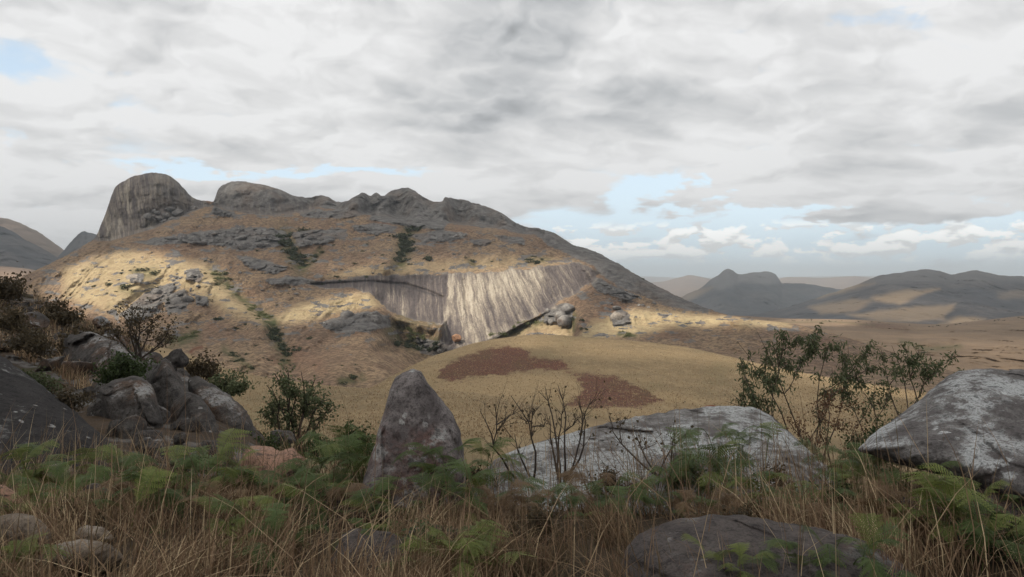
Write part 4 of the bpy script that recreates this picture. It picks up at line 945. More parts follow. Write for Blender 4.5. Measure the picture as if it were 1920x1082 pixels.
FERN_D = leaf_material('fern_dead', (0.070, 0.045, 0.026), (0.165, 0.105, 0.055))
LEAF_O = leaf_material('leaf_olive', (0.034, 0.046, 0.022), (0.125, 0.140, 0.068))
LEAF_D = leaf_material('leaf_dark_green', (0.016, 0.026, 0.010), (0.052, 0.072, 0.024))
LEAF_B = leaf_material('leaf_brown', (0.032, 0.025, 0.016), (0.088, 0.066, 0.036))
LEAF_FAR = leaf_material('leaf_far', (0.022, 0.030, 0.016), (0.062, 0.070, 0.034))
LEAF_FARL = leaf_material('leaf_far_light', (0.060, 0.072, 0.026), (0.135, 0.140, 0.055))
BARK = bark_material('bark_brown', (0.045, 0.034, 0.028), (0.105, 0.082, 0.066))
BARK_D = bark_material('bark_dark', (0.030, 0.024, 0.020), (0.070, 0.054, 0.044))

# ---- ferns: fronds of paired pinnae, each pinna cut into leaflets
def frond_mesh(name, mat, seed, npin=15, arch=0.55):
    r = np.random.default_rng(seed); V = []; Fc = []; tint = []
    def quad(a, b, c, d, t):
        i = len(V); V.extend([a, b, c, d]); Fc.append((i, i+1, i+2, i+3)); tint.extend([t]*4)
    def spine(s):                                         # unit frond: climbs, then arches over and droops
        ang = 1.15-arch*2.4*s
        return np.array([0.0, 0.0, 0.0]) if s == 0 else None
    pts = [np.zeros(3)]; N = 24; ang0 = 1.05
    for k in range(N):
        a = ang0-(ang0+0.55)*((k+0.5)/N)**1.3*arch*1.7
        pts.append(pts[-1]+np.array([math.cos(a), 0, math.sin(a)])/N)
    pts = np.array(pts); S = np.linspace(0, 1, N+1)
    at = lambda s: np.array([np.interp(s, S, pts[:, k]) for k in range(3)])
    for k in range(N):                                    # stalk
        w = 0.010*(1-0.8*S[k]); y = np.array([0, w, 0]); quad(pts[k]-y, pts[k]+y, pts[k+1]+y*.9, pts[k+1]-y*.9, 0.1)
    quad(np.array([-.006, -.008, 0]), np.array([-.006, .008, 0]), np.array([-.22, .010, -.75]), np.array([-.22, -.010, -.75]), 0.1)
    for i in range(npin):
        s = 0.26+0.72*i/npin; base = at(s); tg = at(min(1, s+.02))-base; tg /= np.linalg.norm(tg)
        L = 0.34*math.sin(math.pi*(0.18+0.80*(1-(s-.26)/.74)**0.9))*(0.9+0.2*r.random())
        for sd_ in (-1, 1):
            side = np.array([0, sd_, 0]); up = np.cross(tg, side)*sd_
            dirv = side*0.86+tg*0.5+np.array([0, 0, -0.22+0.1*r.normal()]); dirv /= np.linalg.norm(dirv)
            t0 = 0.3+0.5*r.random(); m = 8
            for j in range(m):
                q = (j+0.5)/m; c = base+dirv*L*q+np.array([0, 0, -0.10*L*q*q]); ll = 0.058*(1-q*0.85)*(L/0.3)**0.5+0.006
                for s2 in (-1, 1):
                    ld = tg*s2*0.9+dirv*0.55; ld = ld/np.linalg.norm(ld)*ll; wd = dirv*L/m*0.36
                    tip = c+ld+np.array([0, 0, -0.1*ll])
                    quad(c-wd, c+wd*.8, tip+wd*0.45, tip-wd*.2, min(1, t0+0.25*q))
    me = bpy.data.meshes.new(name); me.from_pydata([tuple(x) for x in V], [], Fc)
    at_ = me.attributes.new('tint', 'FLOAT', 'POINT'); at_.data.foreach_set('value', np.array(tint, np.float32)); me.materials.append(mat)
    return me
FR = {k: [frond_mesh('frond', m, 10*i+j, 13+2*j, 0.45+0.2*j) for j in range(3)] for i, (k, m) in enumerate((('g', FERN_M), ('y', FERN_Y), ('d', FERN_D)))}
rv = np.random.default_rng(11)
def fern(u, v, d, size, label, kind='g', n=9, spread=1.0):
    base = Pv(u, v, d)
    e = empty('fern', base); tag(e, label, 'fern', 'ferns among the foreground rocks')
    for k in range(int(n*1.5)):
        kk = kind if rv.random() > .16 else ('y' if kind == 'g' else 'g')
        o = bpy.data.objects.new('frond', FR[kk][int(rv.integers(3))])
        s = size*rv.uniform(.55, .95); o.scale = (s, s, s*rv.uniform(.8, 1.1))
        o.rotation_euler = (rv.normal()*.15, rv.normal()*.22-.1, rv.uniform(0, 6.283))
        o.location = (rv.normal()*.24*spread*size, rv.normal()*.24*spread*size, rv.uniform(-.05, .42)*size); link(o, e)
    return e
FERNS = [(340, 945, 6.6, .62, 'big green fern in front of the left outcrop', 'g', 16), (395, 940, 6.3, .45, 'fern with a bright yellow green tip left of the pink boulder', 'y', 10), (290, 985, 5.7, .45, 'dark fern below the big left fern', 'g', 9),
         (210, 915, 7.0, .46, 'yellow green fern below the dark streaked slab', 'y', 12), (60, 925, 6.6, .46, 'yellow green fern near the left edge', 'y', 12), (120, 955, 6.0, .36, 'low fern above the tan rocks at left', 'g', 9),
         (612, 930, 6.9, .56, 'dense green fern between pink boulder and standing stone', 'g', 18), (650, 885, 7.6, .50, 'fern close to the left side of the standing stone', 'g', 13), (575, 975, 6.0, .42, 'dark drooping fern below the pink boulder', 'g', 10),
         (720, 980, 5.8, .36, 'small fern at the foot of the standing stone', 'g', 10), (820, 905, 6.1, .40, 'feathery fern against the right side of the standing stone', 'g', 10), (850, 960, 5.7, .40, 'fern at the lower right foot of the standing stone', 'g', 10),
         (450, 1010, 5.3, .36, 'fern with yellow tips below the pink boulder', 'y', 10), (520, 1050, 5.0, .34, 'low green fern in grass at the bottom left of centre', 'g', 9), (880, 1075, 4.7, .36, 'bright green fern at the bottom centre', 'y', 12), (760, 1078, 4.8, .26, 'tiny fern beside the small brown rock', 'g', 8),
         (1350, 935, 6.4, .50, 'rounded green fern in front of the pale slab', 'g', 18), (1385, 860, 7.6, .44, 'dark fern growing on top of the pale slab', 'g', 10), (1245, 935, 6.6, .40, 'thin fern at the left front of the pale slab', 'g', 9), (1430, 960, 6.0, .38, 'olive fern at the right front of the pale slab', 'y', 10),
         (1290, 985, 5.6, .3, 'brown dead fern above the rounded dark boulder', 'd', 12), (1360, 975, 5.4, .28, 'small dead fern beside the olive fern', 'd', 9), (1480, 985, 5.7, .40, 'green fern between pale slab and dark boulder', 'g', 10), (1640, 930, 6.6, .42, 'dark fern under the overhang of the right boulder', 'g', 12),
         (1590, 900, 7.6, .46, 'fern in the gap between slab and right boulder', 'g', 12), (1780, 1010, 4.9, .44, 'fern with bright yellow fronds before the dark right boulder', 'y', 16), (1840, 1040, 4.7, .36, 'green fern at the lower right corner', 'g', 10), (1600, 1085, 4.3, .34, 'green fern on the rounded dark boulder', 'g', 12),
         (1500, 1090, 4.2, .26, 'low fern at the bottom edge right of centre', 'g', 8), (1370, 1092, 4.1, .22, 'tiny fern at the bottom edge on the dark boulder', 'y', 8), (1010, 960, 6.2, .34, 'fern behind dry stems in the centre foreground', 'g', 8), (930, 900, 7.0, .34, 'slender fern right of the standing stone', 'g', 8), (1120, 985, 5.9, .34, 'low fern in reddish grass before the pale slab', 'g', 8), (1700, 900, 6.3, .34, 'fern at the left tip of the right boulder', 'g', 9),
         (30, 1075, 4.5, .3, 'fern in straw at the bottom left corner', 'y', 8), (700, 1030, 5.2, .28, 'small fern above the small brown rock', 'g', 8), (1560, 950, 6.4, .36, 'olive fern right of the pale slab', 'y', 9), (1890, 1000, 4.8, .3, 'small dark fern near the right edge', 'g', 8)]
FERNS += [(400, 1000, 5.6, .34, 'brown dead fern in the grass left of centre', 'd', 10), (980, 990, 5.8, .34, 'dead fern below the leafless shrub', 'd', 10), (1090, 945, 6.4, .34, 'dead fern at the left foot of the pale slab', 'd', 10), (1520, 1015, 5.2, .32, 'dead fern right of the rounded dark boulder top', 'd', 10), (1665, 1010, 5.2, .36, 'dead fern left of the yellow fern at right', 'd', 10),
         (655, 965, 6.0, .32, 'dead fern at the left foot of the standing stone', 'd', 9), (240, 965, 6.0, .36, 'dead fern left of the dark low fern', 'd', 10), (905, 985, 5.8, .32, 'dead fern right of the standing stone foot', 'd', 9), (1190, 960, 6.2, .3, 'small fern before the middle of the pale slab', 'g', 8), (480, 945, 6.6, .36, 'fern at the left foot of the pink boulder', 'g', 10), (20, 985, 5.4, .32, 'olive fern above the rounded tan rock', 'y', 9), (1760, 930, 5.6, .34, 'dark fern in front of the right boulder overhang', 'g', 10)]
for f_ in FERNS: fern(*f_)

# ---- shrubs and trees: stems bent towards chosen tips, twigs and leaves there
def tube(V, Fc, pts, r0, r1, k=5):
    n = len(pts); i0 = len(V)
    for a in range(n):
        t = pts[min(a+1, n-1)]-pts[max(a-1, 0)]; t = t/max(np.linalg.norm(t), 1e-9)
        x = np.cross(t, (0.3, 0.2, 0.93)); x /= max(np.linalg.norm(x), 1e-9); y = np.cross(t, x); r = r0+(r1-r0)*a/(n-1)
        for j in range(k):
            q = 2*math.pi*j/k; V.append(pts[a]+(x*math.cos(q)+y*math.sin(q))*r)
    for a in range(n-1):
        for j in range(k): Fc.append((i0+a*k+j, i0+a*k+(j+1) % k, i0+(a+1)*k+(j+1) % k, i0+(a+1)*k+j))
def bend(a, b, r, wob, n=7, lift=0.25):
    L = np.linalg.norm(b-a); m = (a+b)/2+np.array([r.normal(), r.normal(), 0])*wob*L; m[2] += lift*L*0.2
    t = np.linspace(0, 1, n)[:, None]
    p = (1-t)**2*a+2*t*(1-t)*m+t*t*b
    p[1:-1] += r.normal(size=(n-2, 3))*wob*L*0.07
    return p
def shrub(name, label, cat, base, bases, tips, leaf_mat, bark=BARK, dspread=0.5, r0=0.022, twigs=5, tl=0.28, leaves=26, ls=(0.05, 0.013), droop=0.4, group=None, seed=1, wob=0.16, leafless=False, part=('stem', 'foliage')):
    r = np.random.default_rng(seed); u0, v0, d0 = base
    org = np.array(Pv(u0, v0, d0)); SV, SF, LV, LF, LT = [], [], [], [], []
    e = empty(name, tuple(org)); tag(e, label, cat, group)
    forks = []
    for i, (tu, tv) in enumerate(tips):
        bu, bv = bases[i % len(bases)]
        a = np.array(Pv(bu, bv, d0+r.normal()*0.08*dspread))-org; b = np.array(Pv(tu, tv, d0+r.uniform(-1, 1)*dspread))-org
        if forks and r.random() < .5:
            f = min(forks, key=lambda q: np.linalg.norm(q-b)+0.6*np.linalg.norm(q[:2]-b[:2])); a, k0 = f, 0.6
        else: k0 = 1.0
        p = bend(a, b, r, wob); tube(SV, SF, p, r0*k0, r0*0.22); forks.append(p[3]); forks.append(p[2])
        for k in range(twigs):
            s = r.uniform(.45, 1.0); q = p[min(int(s*6), 6)]
            dv = r.normal(size=3); dv[2] = abs(dv[2])*.8+.1; dv /= np.linalg.norm(dv); dv = dv*0.7+(b-a)/np.linalg.norm(b-a)*0.5
            L = tl*r.uniform(.5, 1.2); tp = bend(q, q+dv*L, r, .12, 4); tube(SV, SF, tp, r0*0.25, r0*0.07, 4)
            if leafless:
                for _ in range(2):
                    q2 = tp[int(r.integers(1, 4))]; d2 = dv+r.normal(size=3)*.5; tube(SV, SF, bend(q2, q2+d2*L*.5, r, .1, 3), r0*0.14, r0*0.05, 3)
            if leaves:
                m_ = leaves; un = lambda q_: q_/np.linalg.norm(q_, axis=1)[:, None]
                c = tp[r.integers(1, 4, m_)]+r.normal(size=(m_, 3))*L*0.24
                ax = r.normal(size=(m_, 3)); ax[:, 2] -= droop*1.5; ax = un(ax); w = un(np.cross(ax, r.normal(size=(m_, 3))))
                l_ = (ls[0]*r.uniform(.6, 1.3, m_))[:, None]; w_ = (ls[1]*r.uniform(.7, 1.3, m_))[:, None]; nrm = np.cross(ax, w)*w_*0.5
                LV.append(np.stack([c, c+ax*l_*.5+w*w_+nrm, c+ax*l_, c+ax*l_*.5-w*w_+nrm], 1).reshape(-1, 3)); LT.append(np.repeat(np.clip(r.normal(.45, .25, m_), 0, 1), 4))
    mesh_obj(part[0], SV, SF, bark, e)
    if LV:
        LV = np.concatenate(LV); mesh_obj(part[1], LV, np.arange(len(LV)).reshape(-1, 4), leaf_mat, e, smooth=False, attrs={'tint': np.concatenate(LT)})
    return e
shrub('shrub', 'tall thin stemmed olive shrub between pale slab and right boulder', 'shrub', (1480, 850, 13.0), [(1440, 835), (1452, 850), (1500, 850), (1522, 875), (1535, 890)],
      [(1372, 738), (1398, 706), (1382, 640), (1420, 622), (1446, 640), (1470, 628), (1500, 672), (1536, 616), (1556, 640), (1590, 646), (1618, 668), (1600, 700), (1560, 690), (1430, 690), (1455, 715), (1415, 740), (1480, 700), (1530, 660), (1580, 670), (1640, 690), (1405, 668), (1460, 670), (1360, 752), (1388, 672), (1440, 660), (1520, 640), (1575, 655), (1610, 720), (1500, 640), (1545, 720), (1435, 742), (1590, 745), (1630, 650)],
      LEAF_O, dspread=0.55, r0=0.013, twigs=9, tl=0.17, leaves=13, ls=(0.075, 0.011), droop=0.9, seed=3)
shrub('shrub', 'slender olive shrub just left of the right boulder top', 'shrub', (1692, 800, 12.5), [(1690, 800), (1700, 810), (1730, 790)],
      [(1652, 655), (1672, 648), (1695, 640), (1722, 655), (1745, 672), (1770, 690), (1795, 668), (1800, 690), (1735, 700), (1680, 690), (1710, 680)], LEAF_O, dspread=0.45, r0=0.011, twigs=8, tl=0.16, leaves=13, ls=(0.075, 0.011), droop=0.7, seed=5)
shrub('shrub', 'sparse low shrub between the two tall olive shrubs', 'shrub', (1640, 850, 12.8), [(1632, 850), (1645, 855)],
      [(1590, 740), (1612, 725), (1640, 715), (1668, 735), (1690, 760), (1620, 770), (1655, 760)], LEAF_O, dspread=0.4, r0=0.012, twigs=6, tl=0.22, leaves=12, ls=(0.06, 0.012), droop=0.5, seed=7)
shrub('shrub', 'dry reddish brown shrub tangled below the tall olive shrub', 'shrub', (1560, 880, 11.8), [(1530, 885), (1560, 885), (1590, 885)],
      [(1500, 780), (1525, 745), (1548, 760), (1570, 735), (1592, 770), (1610, 790), (1540, 800), (1580, 810), (1480, 800), (1515, 820), (1620, 820)], leaf_material('leaf_rust', (0.075, 0.040, 0.024), (0.175, 0.095, 0.052)), BARK, dspread=0.4, r0=0.010, twigs=9, tl=0.2, leaves=10, ls=(0.04, 0.011), seed=8)
shrub('bush', 'dark leafy bush in the gap below the sparse shrub', 'bush', (1640, 875, 11.5), [(1640, 880)], [(1605, 830), (1625, 815), (1650, 812), (1675, 822), (1640, 840), (1600, 850), (1670, 845)], LEAF_D, r0=0.01, twigs=7, tl=0.2, leaves=26, ls=(0.05, 0.016), seed=9)
shrub('tree', 'small round crowned tree behind the pink boulder', 'tree', (545, 862, 24.0), [(545, 862), (556, 858)],
      [(500, 722), (515, 700), (540, 695), (565, 698), (590, 712), (610, 738), (620, 762), (600, 785), (575, 775), (550, 740), (525, 745), (505, 760), (540, 775), (580, 745), (565, 720), (530, 720), (600, 755), (495, 785), (515, 800)],
      LEAF_O, BARK_D, dspread=0.8, r0=0.045, twigs=8, tl=0.34, leaves=17, ls=(0.10, 0.030), droop=0.2, seed=11, part=('trunk', 'crown'))
shrub('bush', 'dark evergreen bush left of the standing stone', 'bush', (668, 880, 12.0), [(668, 885)], [(640, 845), (650, 825), (665, 808), (682, 818), (692, 840), (668, 838), (655, 855), (685, 858)], LEAF_D, r0=0.016, twigs=8, tl=0.2, leaves=34, ls=(0.055, 0.018), seed=13)
shrub('bush', 'small dark bush under the round crowned tree', 'bush', (600, 870, 14.0), [(600, 872)], [(585, 840), (600, 822), (616, 838), (575, 852), (622, 852)], LEAF_D, r0=0.014, twigs=7, tl=0.2, leaves=30, ls=(0.055, 0.018), seed=15)
shrub('bush', 'low dark thicket at the foot of the round crowned tree', 'bush', (500, 870, 17.0), [(500, 875)], [(470, 845), (490, 830), (515, 828), (535, 842), (480, 860), (525, 858)], LEAF_D, r0=0.016, twigs=8, tl=0.28, leaves=28, ls=(0.07, 0.02), seed=16)
shrub('shrub', 'leafless twiggy shrub in the centre beside the standing stone', 'shrub', (985, 905, 7.4), [(975, 905), (990, 905), (1000, 905)], [(900, 770), (928, 758), (958, 742), (968, 770), (1000, 765), (1016, 800), (940, 800), (985, 790), (965, 815)], LEAF_B, BARK_D, dspread=0.25, r0=0.011, twigs=6, tl=0.17, leaves=1, ls=(0.03, 0.012), seed=17, leafless=True)
shrub('shrub', 'leafless twiggy shrub in front of the left end of the pale slab', 'shrub', (1052, 900, 7.2), [(1050, 905), (1058, 905)], [(1022, 725), (1046, 722), (1060, 760), (1085, 756), (1108, 748), (1078, 795), (1030, 780), (1095, 775)], LEAF_B, BARK_D, dspread=0.2, r0=0.011, twigs=6, tl=0.16, leaves=1, ls=(0.03, 0.012), seed=19, leafless=True)
shrub('shrub', 'bare branching twig leaning left over the pale slab', 'shrub', (1235, 895, 7.0), [(1235, 895), (1260, 900)], [(1142, 780), (1165, 790), (1190, 800), (1262, 800), (1300, 800), (1215, 840)], LEAF_B, BARK, dspread=0.2, r0=0.009, twigs=6, tl=0.15, leaves=2, ls=(0.03, 0.012), seed=21, leafless=True)
shrub('shrub', 'brown twiggy shrub on the skyline of the left hillside', 'shrub', (262, 668, 21.0), [(255, 672), (265, 672)], [(205, 600), (222, 580), (248, 572), (275, 578), (300, 592), (318, 610), (285, 610), (235, 605), (255, 595), (215, 630), (300, 635), (325, 640)], LEAF_B, BARK_D, dspread=0.6, r0=0.024, twigs=10, tl=0.34, leaves=11, ls=(0.065, 0.02), seed=23)
shrub('bush', 'dark green bush on the left outcrop', 'bush', (236, 735, 17.0), [(236, 735)], [(195, 700), (212, 686), (235, 680), (258, 684), (278, 696), (240, 705), (205, 715), (268, 715)], LEAF_D, BARK_D, dspread=0.4, r0=0.02, twigs=9, tl=0.28, leaves=34, ls=(0.07, 0.02), seed=25)
shrub('bush', 'brown green bush behind the rounded outcrop', 'bush', (385, 715, 26.0), [(385, 718)], [(355, 692), (372, 684), (392, 688), (410, 700), (380, 705)], LEAF_B, BARK_D, dspread=0.6, r0=0.03, twigs=9, tl=0.4, leaves=26, ls=(0.09, 0.028), seed=27)
shrub('bush', 'bright green bush at the right end of the left outcrop', 'bush', (430, 740, 25.0), [(430, 745)], [(405, 722), (422, 712), (440, 714), (458, 726), (445, 736), (415, 735)], LEAF_O, BARK_D, dspread=0.6, r0=0.03, twigs=9, tl=0.36, leaves=30, ls=(0.09, 0.028), seed=29)
for k_, (u, v, d, lb) in enumerate([(20, 620, 26, 'olive bush on the upper left hillside'), (70, 740, 13, 'mossy green bush above the dark streaked slab'), (120, 770, 12, 'low yellowish tuft on the dark streaked slab'), (110, 610, 34, 'brown bush near the top of the left hillside'), (60, 660, 22, 'grey brown bush in the middle of the left hillside'), (150, 660, 26, 'dry brown bush above the left outcrop'), (10, 560, 38, 'brown bush at the left edge below the crest')]):
    s_ = 30
    shrub('bush', lb, 'bush', (u, v, d), [(u, v)], [(u-s_, v-12), (u-14, v-26), (u+8, v-28), (u+26, v-14), (u+4, v-12), (u-20, v-4), (u+20, v+2)], LEAF_B if k_ != 1 else LEAF_O, BARK_D, dspread=0.03*d, r0=0.0008*d, twigs=8, tl=0.017*d, leaves=22, ls=(0.0042*d, 0.0013*d), seed=31+k_)

# ---- shrubs on the mountain and in the valley
def far_shrub_mesh(name, mat, seed, n=230):
    r = np.random.default_rng(seed); V, Fc, tn = [], [], []
    lobes = [(r.normal()*.45, r.normal()*.45, r.uniform(.2, .75), r.uniform(.35, .6)) for _ in range(7)]
    for _ in range(n):
        lx, ly, lz, lr = lobes[int(r.integers(7))]; dv = r.normal(size=3); dv /= np.linalg.norm(dv); c = np.array([lx, ly, lz])+dv*lr*r.uniform(.5, 1.05)
        c[2] = max(c[2], 0.03); a = r.normal(size=3); a /= np.linalg.norm(a); b = np.cross(a, r.normal(size=3)); b /= np.linalg.norm(b); s = r.uniform(.10, .21)
        i = len(V); V.extend([c-a*s, c+b*s*.7, c+a*s, c-b*s*.7]); Fc.append((i, i+1, i+2, i+3)); tn.extend([r.random()]*4)
    me = bpy.data.meshes.new(name); me.from_pydata([tuple(x) for x in V], [], Fc)
    q = me.attributes.new('tint', 'FLOAT', 'POINT'); q.data.foreach_set('value', np.array(tn, np.float32)); me.materials.append(mat); return me
FS = [far_shrub_mesh('shrub', LEAF_FAR, 200+i) for i in range(4)]; FSL = [far_shrub_mesh('shrub', LEAF_FARL, 210+i) for i in range(3)]
rs = np.random.default_rng(17)
def far_shrub(sheet, u, v, w, label, group, light=False, tall=0.8):
    d = float(sheet.depth(u, v)); s = d/F*w*0.5
    put('shrub', (FSL if light else FS)[int(rs.integers(3))], Pv(u, v+w*0.22, d-s*0.2), (s, s, s*tall), (0, 0, rs.uniform(0, 6)), label, 'shrub', group)
LINES = [([(772, 428), (768, 445), (758, 465), (752, 480), (748, 492)], 20, 11, 24, 'dark green shrub in the steep gully below the right summit', 0), ([(525, 445), (540, 462), (552, 478), (565, 492)], 17, 10, 24, 'dark green shrub in the gully right of the long rock band', 0),
         ([(600, 470), (585, 490), (560, 500)], 6, 8, 16, 'green shrub in the side gully under the short rock band', 0), ([(402, 508), (420, 530), (440, 548)], 10, 7, 13, 'green shrub along the ditch beside the bright spur', 1), ([(470, 580), (490, 590), (508, 600)], 8, 8, 15, 'light green shrub at the lower end of the bright spur', 1),
         ([(505, 610), (520, 630), (528, 655), (535, 672)], 14, 12, 24, 'dark green shrub in the gully below the bright spur', 0), ([(735, 640), (765, 648), (800, 655), (825, 648)], 12, 10, 22, 'dark green shrub in the gully at the foot of the streaked cliff', 0), ([(765, 620), (790, 628), (775, 640)], 6, 9, 17, 'light green shrub left below the streaked cliff', 1),
         ([(930, 628), (960, 616), (990, 606)], 8, 7, 14, 'light green shrub along the dark overhang of the streaked cliff', 1), ([(1074, 595), (1071, 605), (1076, 615)], 4, 9, 15, 'dark green shrub in the short gully right of the cliff', 0), ([(1160, 628), (1190, 630)], 4, 6, 11, 'green shrub in the dip behind the golden hill', 1),
         ([(985, 486), (1025, 488)], 5, 8, 15, 'dark green shrub on the grass above the cliff', 0), ([(420, 655), (450, 672), (480, 690)], 8, 7, 13, 'olive shrub in the shallow gully on the lower left slope', 0), ([(320, 640), (345, 632), (365, 628)], 7, 8, 15, 'green shrub beside the red scar on the lower slope', 1)]
for pts, n, a, b, lb, lt in LINES:
    q = np.array(pts, float); seg = np.r_[0, np.cumsum(np.linalg.norm(np.diff(q, axis=0), axis=1))]
    for k in range(int(n*1.5)):
        t = rs.uniform(0, seg[-1]); u = np.interp(t, seg, q[:, 0])+rs.normal()*8; v = np.interp(t, seg, q[:, 1])+rs.normal()*4
        far_shrub(mountain, u, v, rs.uniform(a, b)*1.15, lb, lb.replace('shrub', 'shrubs', 1), bool(lt))
for u, v, w, lb in [(803, 485, 26, 'round dark green tree alone on the grass above the streaked cliff'), (572, 432, 24, 'dark tree on the slope above the short rock band'), (862, 605, 0, ''), (410, 598, 18, 'dark shrub beside a boulder on the lower left slope'), (265, 507, 22, 'green shrub on the sunny left slope above a pale boulder'), (290, 512, 18, 'olive shrub right of the pale boulder on the sunny slope'),
                    (232, 538, 22, 'olive shrub on the bright left slope'), (205, 533, 14, 'small shrub on the bright left slope'), (885, 490, 16, 'dark shrub in a fold above the cliff'), (560, 655, 18, 'dark shrub on the lower slope right of the gully'), (582, 635, 16, 'dark shrub uphill on the lower slope'), (1205, 523, 8, 'tiny tree on the right skyline of the mountain'), (660, 707, 22, 'low shrub patch on the valley slope behind the hill'), (640, 720, 18, 'low dark shrub patch in the valley fold')]:
    if w: far_shrub(mountain, u, v, w, lb, None)
sc_poly = [(120, 520), (420, 470), (700, 450), (900, 470), (1060, 480), (900, 500), (560, 540), (480, 620), (700, 690), (560, 690), (400, 660), (330, 620), (200, 580)]
for (u, v) in inside(sc_poly, 90, rs): far_shrub(mountain, u, v, rs.uniform(4, 10), 'tiny shrub dotted over the open mountain grass', 'tiny shrubs dotted over the mountain grass')
for k_ in range(40):
    u, v = rs.uniform(1380, 1920), 0; v = RO_SKY(u)+rs.uniform(2, 6)
    far_shrub(rolling, u, float(v), rs.uniform(3, 6), 'tiny tree along the far edge of the rolling valley', 'tiny trees along the valley edge')
for u, v in [(1690, 642), (1720, 650), (1745, 656), (1770, 652), (1795, 648), (1735, 660)]: far_shrub(rolling, u, v, rs.uniform(10, 18), 'dark shrub in the valley fold at right', 'shrubs in the right valley fold', tall=.5)

# ---- dry grass: real blades over the bench and the slope beyond
def grass(name, label, n, xr, yr, hr, w, seed, lean=0.35, clump=0.9, hmul=None, pts=None):
    r = np.random.default_rng(seed)
    if pts is not None: yr = (1, 2)
    y = yr[0]+(yr[1]-yr[0])*r.random(n*3)**1.15; half = 0.72*y+1.0
    x = r.uniform(-1, 1, n*3)*half if xr is None else r.uniform(xr[0], xr[1], n*3)
    dn = fbm(x*clump, y*clump, 0, 3, seed=seed)+r.normal(size=n*3)*0.12
    keep = np.argsort(-dn)[:n]; x, y = x[keep], y[keep]
    z = ground_h(x, y)
    if pts is not None: x, y, z = pts.T
    h = r.uniform(hr[0], hr[1], n)*np.where(r.random(n) < .08, 1.5, 1.0)*(0.75+0.6*np.clip(fbm(x*.7, y*.7, 3., 2, seed=seed+3)+.3, 0, 1))
    if hmul is not None: h = h*hmul(x, y)
    ld = r.uniform(0, 6.28, n)*0.6+fbm(x*.4, y*.4, 7., 2, seed=seed+5)*6; ln = np.abs(r.normal(size=n))*lean
    lx, ly = np.cos(ld)*ln, np.sin(ld)*ln
    wa = r.uniform(0, 6.28, n); wx, wy = np.cos(wa)*w*.5, np.sin(wa)*w*.5
    V = np.zeros((n, 7, 3)); tt = [0, .4, .75, 1.0]
    for k, t in enumerate(tt):
        cx = x+lx*h*t**1.8; cy = y+ly*h*t**1.8; cz = z-0.03+h*t*(1-0.25*ln*t)
        if k < 3:
            f = 1-.55*t; V[:, 2*k] = np.stack([cx-wx*f, cy-wy*f, cz], -1); V[:, 2*k+1] = np.stack([cx+wx*f, cy+wy*f, cz], -1)
        else: V[:, 6] = np.stack([cx, cy, cz], -1)
    b = (np.arange(n)*7)[:, None]
    tri = np.concatenate([b+np.array([q]) for q in ([0, 1, 3], [0, 3, 2], [2, 3, 5], [2, 5, 4], [4, 5, 6])], 0)
    reg = np.clip(0.5+1.1*fbm(x*.5, y*.5, 9., 3, seed=seed+9), 0, 1)
    tint = np.clip(0.42*reg+0.58*r.random(n)**1.15, 0, 1)
    o = mesh_obj(name, V.reshape(-1, 3), tri, GRASS_M, smooth=False, attrs={'tint': np.repeat(tint, 7), 'rise': np.tile(np.array([0, 0, .4, .4, .75, .75, 1.0]), n)})
    return tag(o, label, kind='stuff')
def grass_material():
    m, T = new_mat('dry_grass'); t = T.attr('tint')
    c = T.ramp(t, [(0.0, (0.050, 0.050, 0.022)), (0.20, (0.095, 0.070, 0.038)), (0.45, (0.165, 0.100, 0.062)), (0.64, (0.28, 0.190, 0.112)), (0.84, (0.52, 0.40, 0.245)), (1.0, (0.60, 0.49, 0.32))])
    finish(T, c, 0.75, spec=0.2, translucent=c); return m
GRASS_M = grass_material()
hm = lambda x, y: np.interp(y, [3.4, 4.6, 5.4, 6.2, 7.5, 9], [.75, .85, .8, .58, .5, .6])
grass('dry_grass', 'tall dry straw and reddish grass among the foreground rocks', 50000, None, (3.4, 9.0), (.14, .46), .0062, 501, .62, clump=1.3, hmul=hm)
grass('dry_grass', 'low dry grass on the slope behind the foreground rocks', 26000, None, (8.5, 30), (.15, .5), .012, 511, .5)
grass('dry_grass', 'scattered tall straw stalks rising above the foreground grass', 2200, None, (3.8, 8.0), (.34, .75), .0055, 521, .38, clump=.3)
grass('dry_grass', 'bent straw stems lying across the foreground grass', 2600, None, (3.7, 8.0), (.28, .62), .0070, 541, 1.1, clump=.4)
def slope_points(n, seed):
    r = np.random.default_rng(seed); out = []
    while len(out) < n:
        u = r.uniform(-80, 330); v0 = float(LH_SKY(u)); v = v0+2+130*r.random()**1.2
        if u > 170 and v > 660: continue
        if perlin(np.array([u*.03]), np.array([v*.04]))[0] > -0.12: out.append(np.array(Pv(u, v, float(hillside.depth(u, v)))))
    return np.array(out)
grass('dry_grass', 'dry brown grass tufts over the left hillside', 7000, None, None, (.15, .42), .022, 531, .6, pts=slope_points(7000, 3))
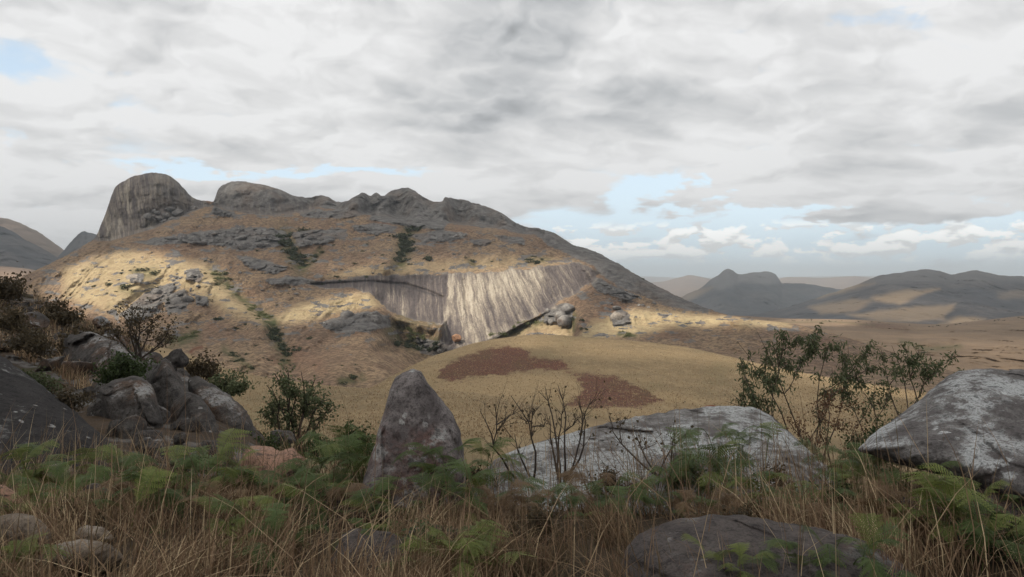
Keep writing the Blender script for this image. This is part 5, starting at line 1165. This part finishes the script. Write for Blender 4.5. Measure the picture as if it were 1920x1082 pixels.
# low scrub that fills the gaps between the foreground rocks
for k_, (u, v, d, sz, mt, lb) in enumerate([(480, 905, 8.0, 34, LEAF_D, 'dark low scrub left of the pink boulder top'), (705, 915, 7.2, 26, LEAF_O, 'small leafy scrub at the left edge of the standing stone'), (885, 915, 7.2, 30, LEAF_B, 'brown scrub right of the standing stone'), (1140, 925, 6.8, 30, LEAF_B, 'brown scrub before the left half of the pale slab'),
        (1450, 925, 6.6, 34, LEAF_B, 'brown scrub at the right shoulder of the pale slab'), (1560, 960, 6.2, 36, LEAF_D, 'dark scrub between pale slab and right boulder'), (270, 905, 8.2, 36, LEAF_D, 'dark scrub below the left outcrop'), (1010, 1010, 5.4, 32, LEAF_B, 'brown scrub in the centre foreground grass'), (1650, 985, 5.8, 36, LEAF_B, 'brown scrub left of the dark right boulder'),
        (150, 1000, 5.5, 30, LEAF_B, 'dry scrub among the tan rocks at left'), (560, 1010, 5.6, 32, LEAF_D, 'dark scrub left of the small brown rock'), (800, 1030, 5.0, 26, LEAF_O, 'leafy scrub on the low dark rock'), (1900, 1050, 4.6, 30, LEAF_D, 'dark scrub at the lower right corner'), (1290, 900, 7.0, 26, LEAF_D, 'dark leafy scrub in front of the pale slab middle'), (1400, 1000, 5.0, 22, LEAF_B, 'brown scrub on top of the rounded dark boulder')]):
    shrub('bush', lb, 'bush', (u, v, d), [(u, v+8), (u+6, v+8)], [(u-sz, v-sz*.3), (u-sz*.5, v-sz*.9), (u, v-sz*1.1), (u+sz*.5, v-sz*.8), (u+sz, v-sz*.2), (u+sz*.3, v-sz*.4)], mt, BARK_D, dspread=.12, r0=.006, twigs=7, tl=.11, leaves=12, ls=(.030, .009), seed=131+k_, wob=.22)
# grass tussocks that roughen the golden hill and the near slope
def tussocks(name, label, sheet, sky, n, u0, u1, vmax, seed, size):
    r = np.random.default_rng(seed); us_ = r.uniform(u0, u1, n); top = sky(us_); vs_ = top+0.5+(vmax-top)*r.random(n)**1.1
    pos = np.array([Pv(u, v, float(sheet.depth(u, v))) for u, v in zip(us_, vs_)])
    V = np.zeros((n, 3, 3, 3))
    for k in range(3):
        a = r.uniform(0, 6.283, n); h = size*r.uniform(.5, 1.3, n); w = size*r.uniform(.3, .7, n); lx, ly = r.normal(size=n)*.35*h, r.normal(size=n)*.35*h
        wx, wy = np.cos(a)*w, np.sin(a)*w
        V[:, k, 0] = pos+np.stack([-wx, -wy, -.1+0*w], -1); V[:, k, 1] = pos+np.stack([wx, wy, -.1+0*w], -1); V[:, k, 2] = pos+np.stack([lx, ly, h], -1)
    t = np.clip(r.normal(.70, .08, n), 0.4, 1); t = np.where(r.random(n) < .03, .3, t)
    o = mesh_obj(name, V.reshape(-1, 3), np.arange(n*9).reshape(-1, 3), GRASS_M, smooth=False, attrs={'tint': np.repeat(t, 9)})
    tag(o, label, kind='stuff')
tussocks('grass_tussocks', 'straw grass tussocks over the golden hill', hill, HILL_SKY, 24000, 690, 1960, 800, 601, .26)
tussocks('grass_tussocks', 'straw grass tussocks on the near valley slope', shoulder, SH_SKY, 9000, 320, 1000, 820, 603, .22)
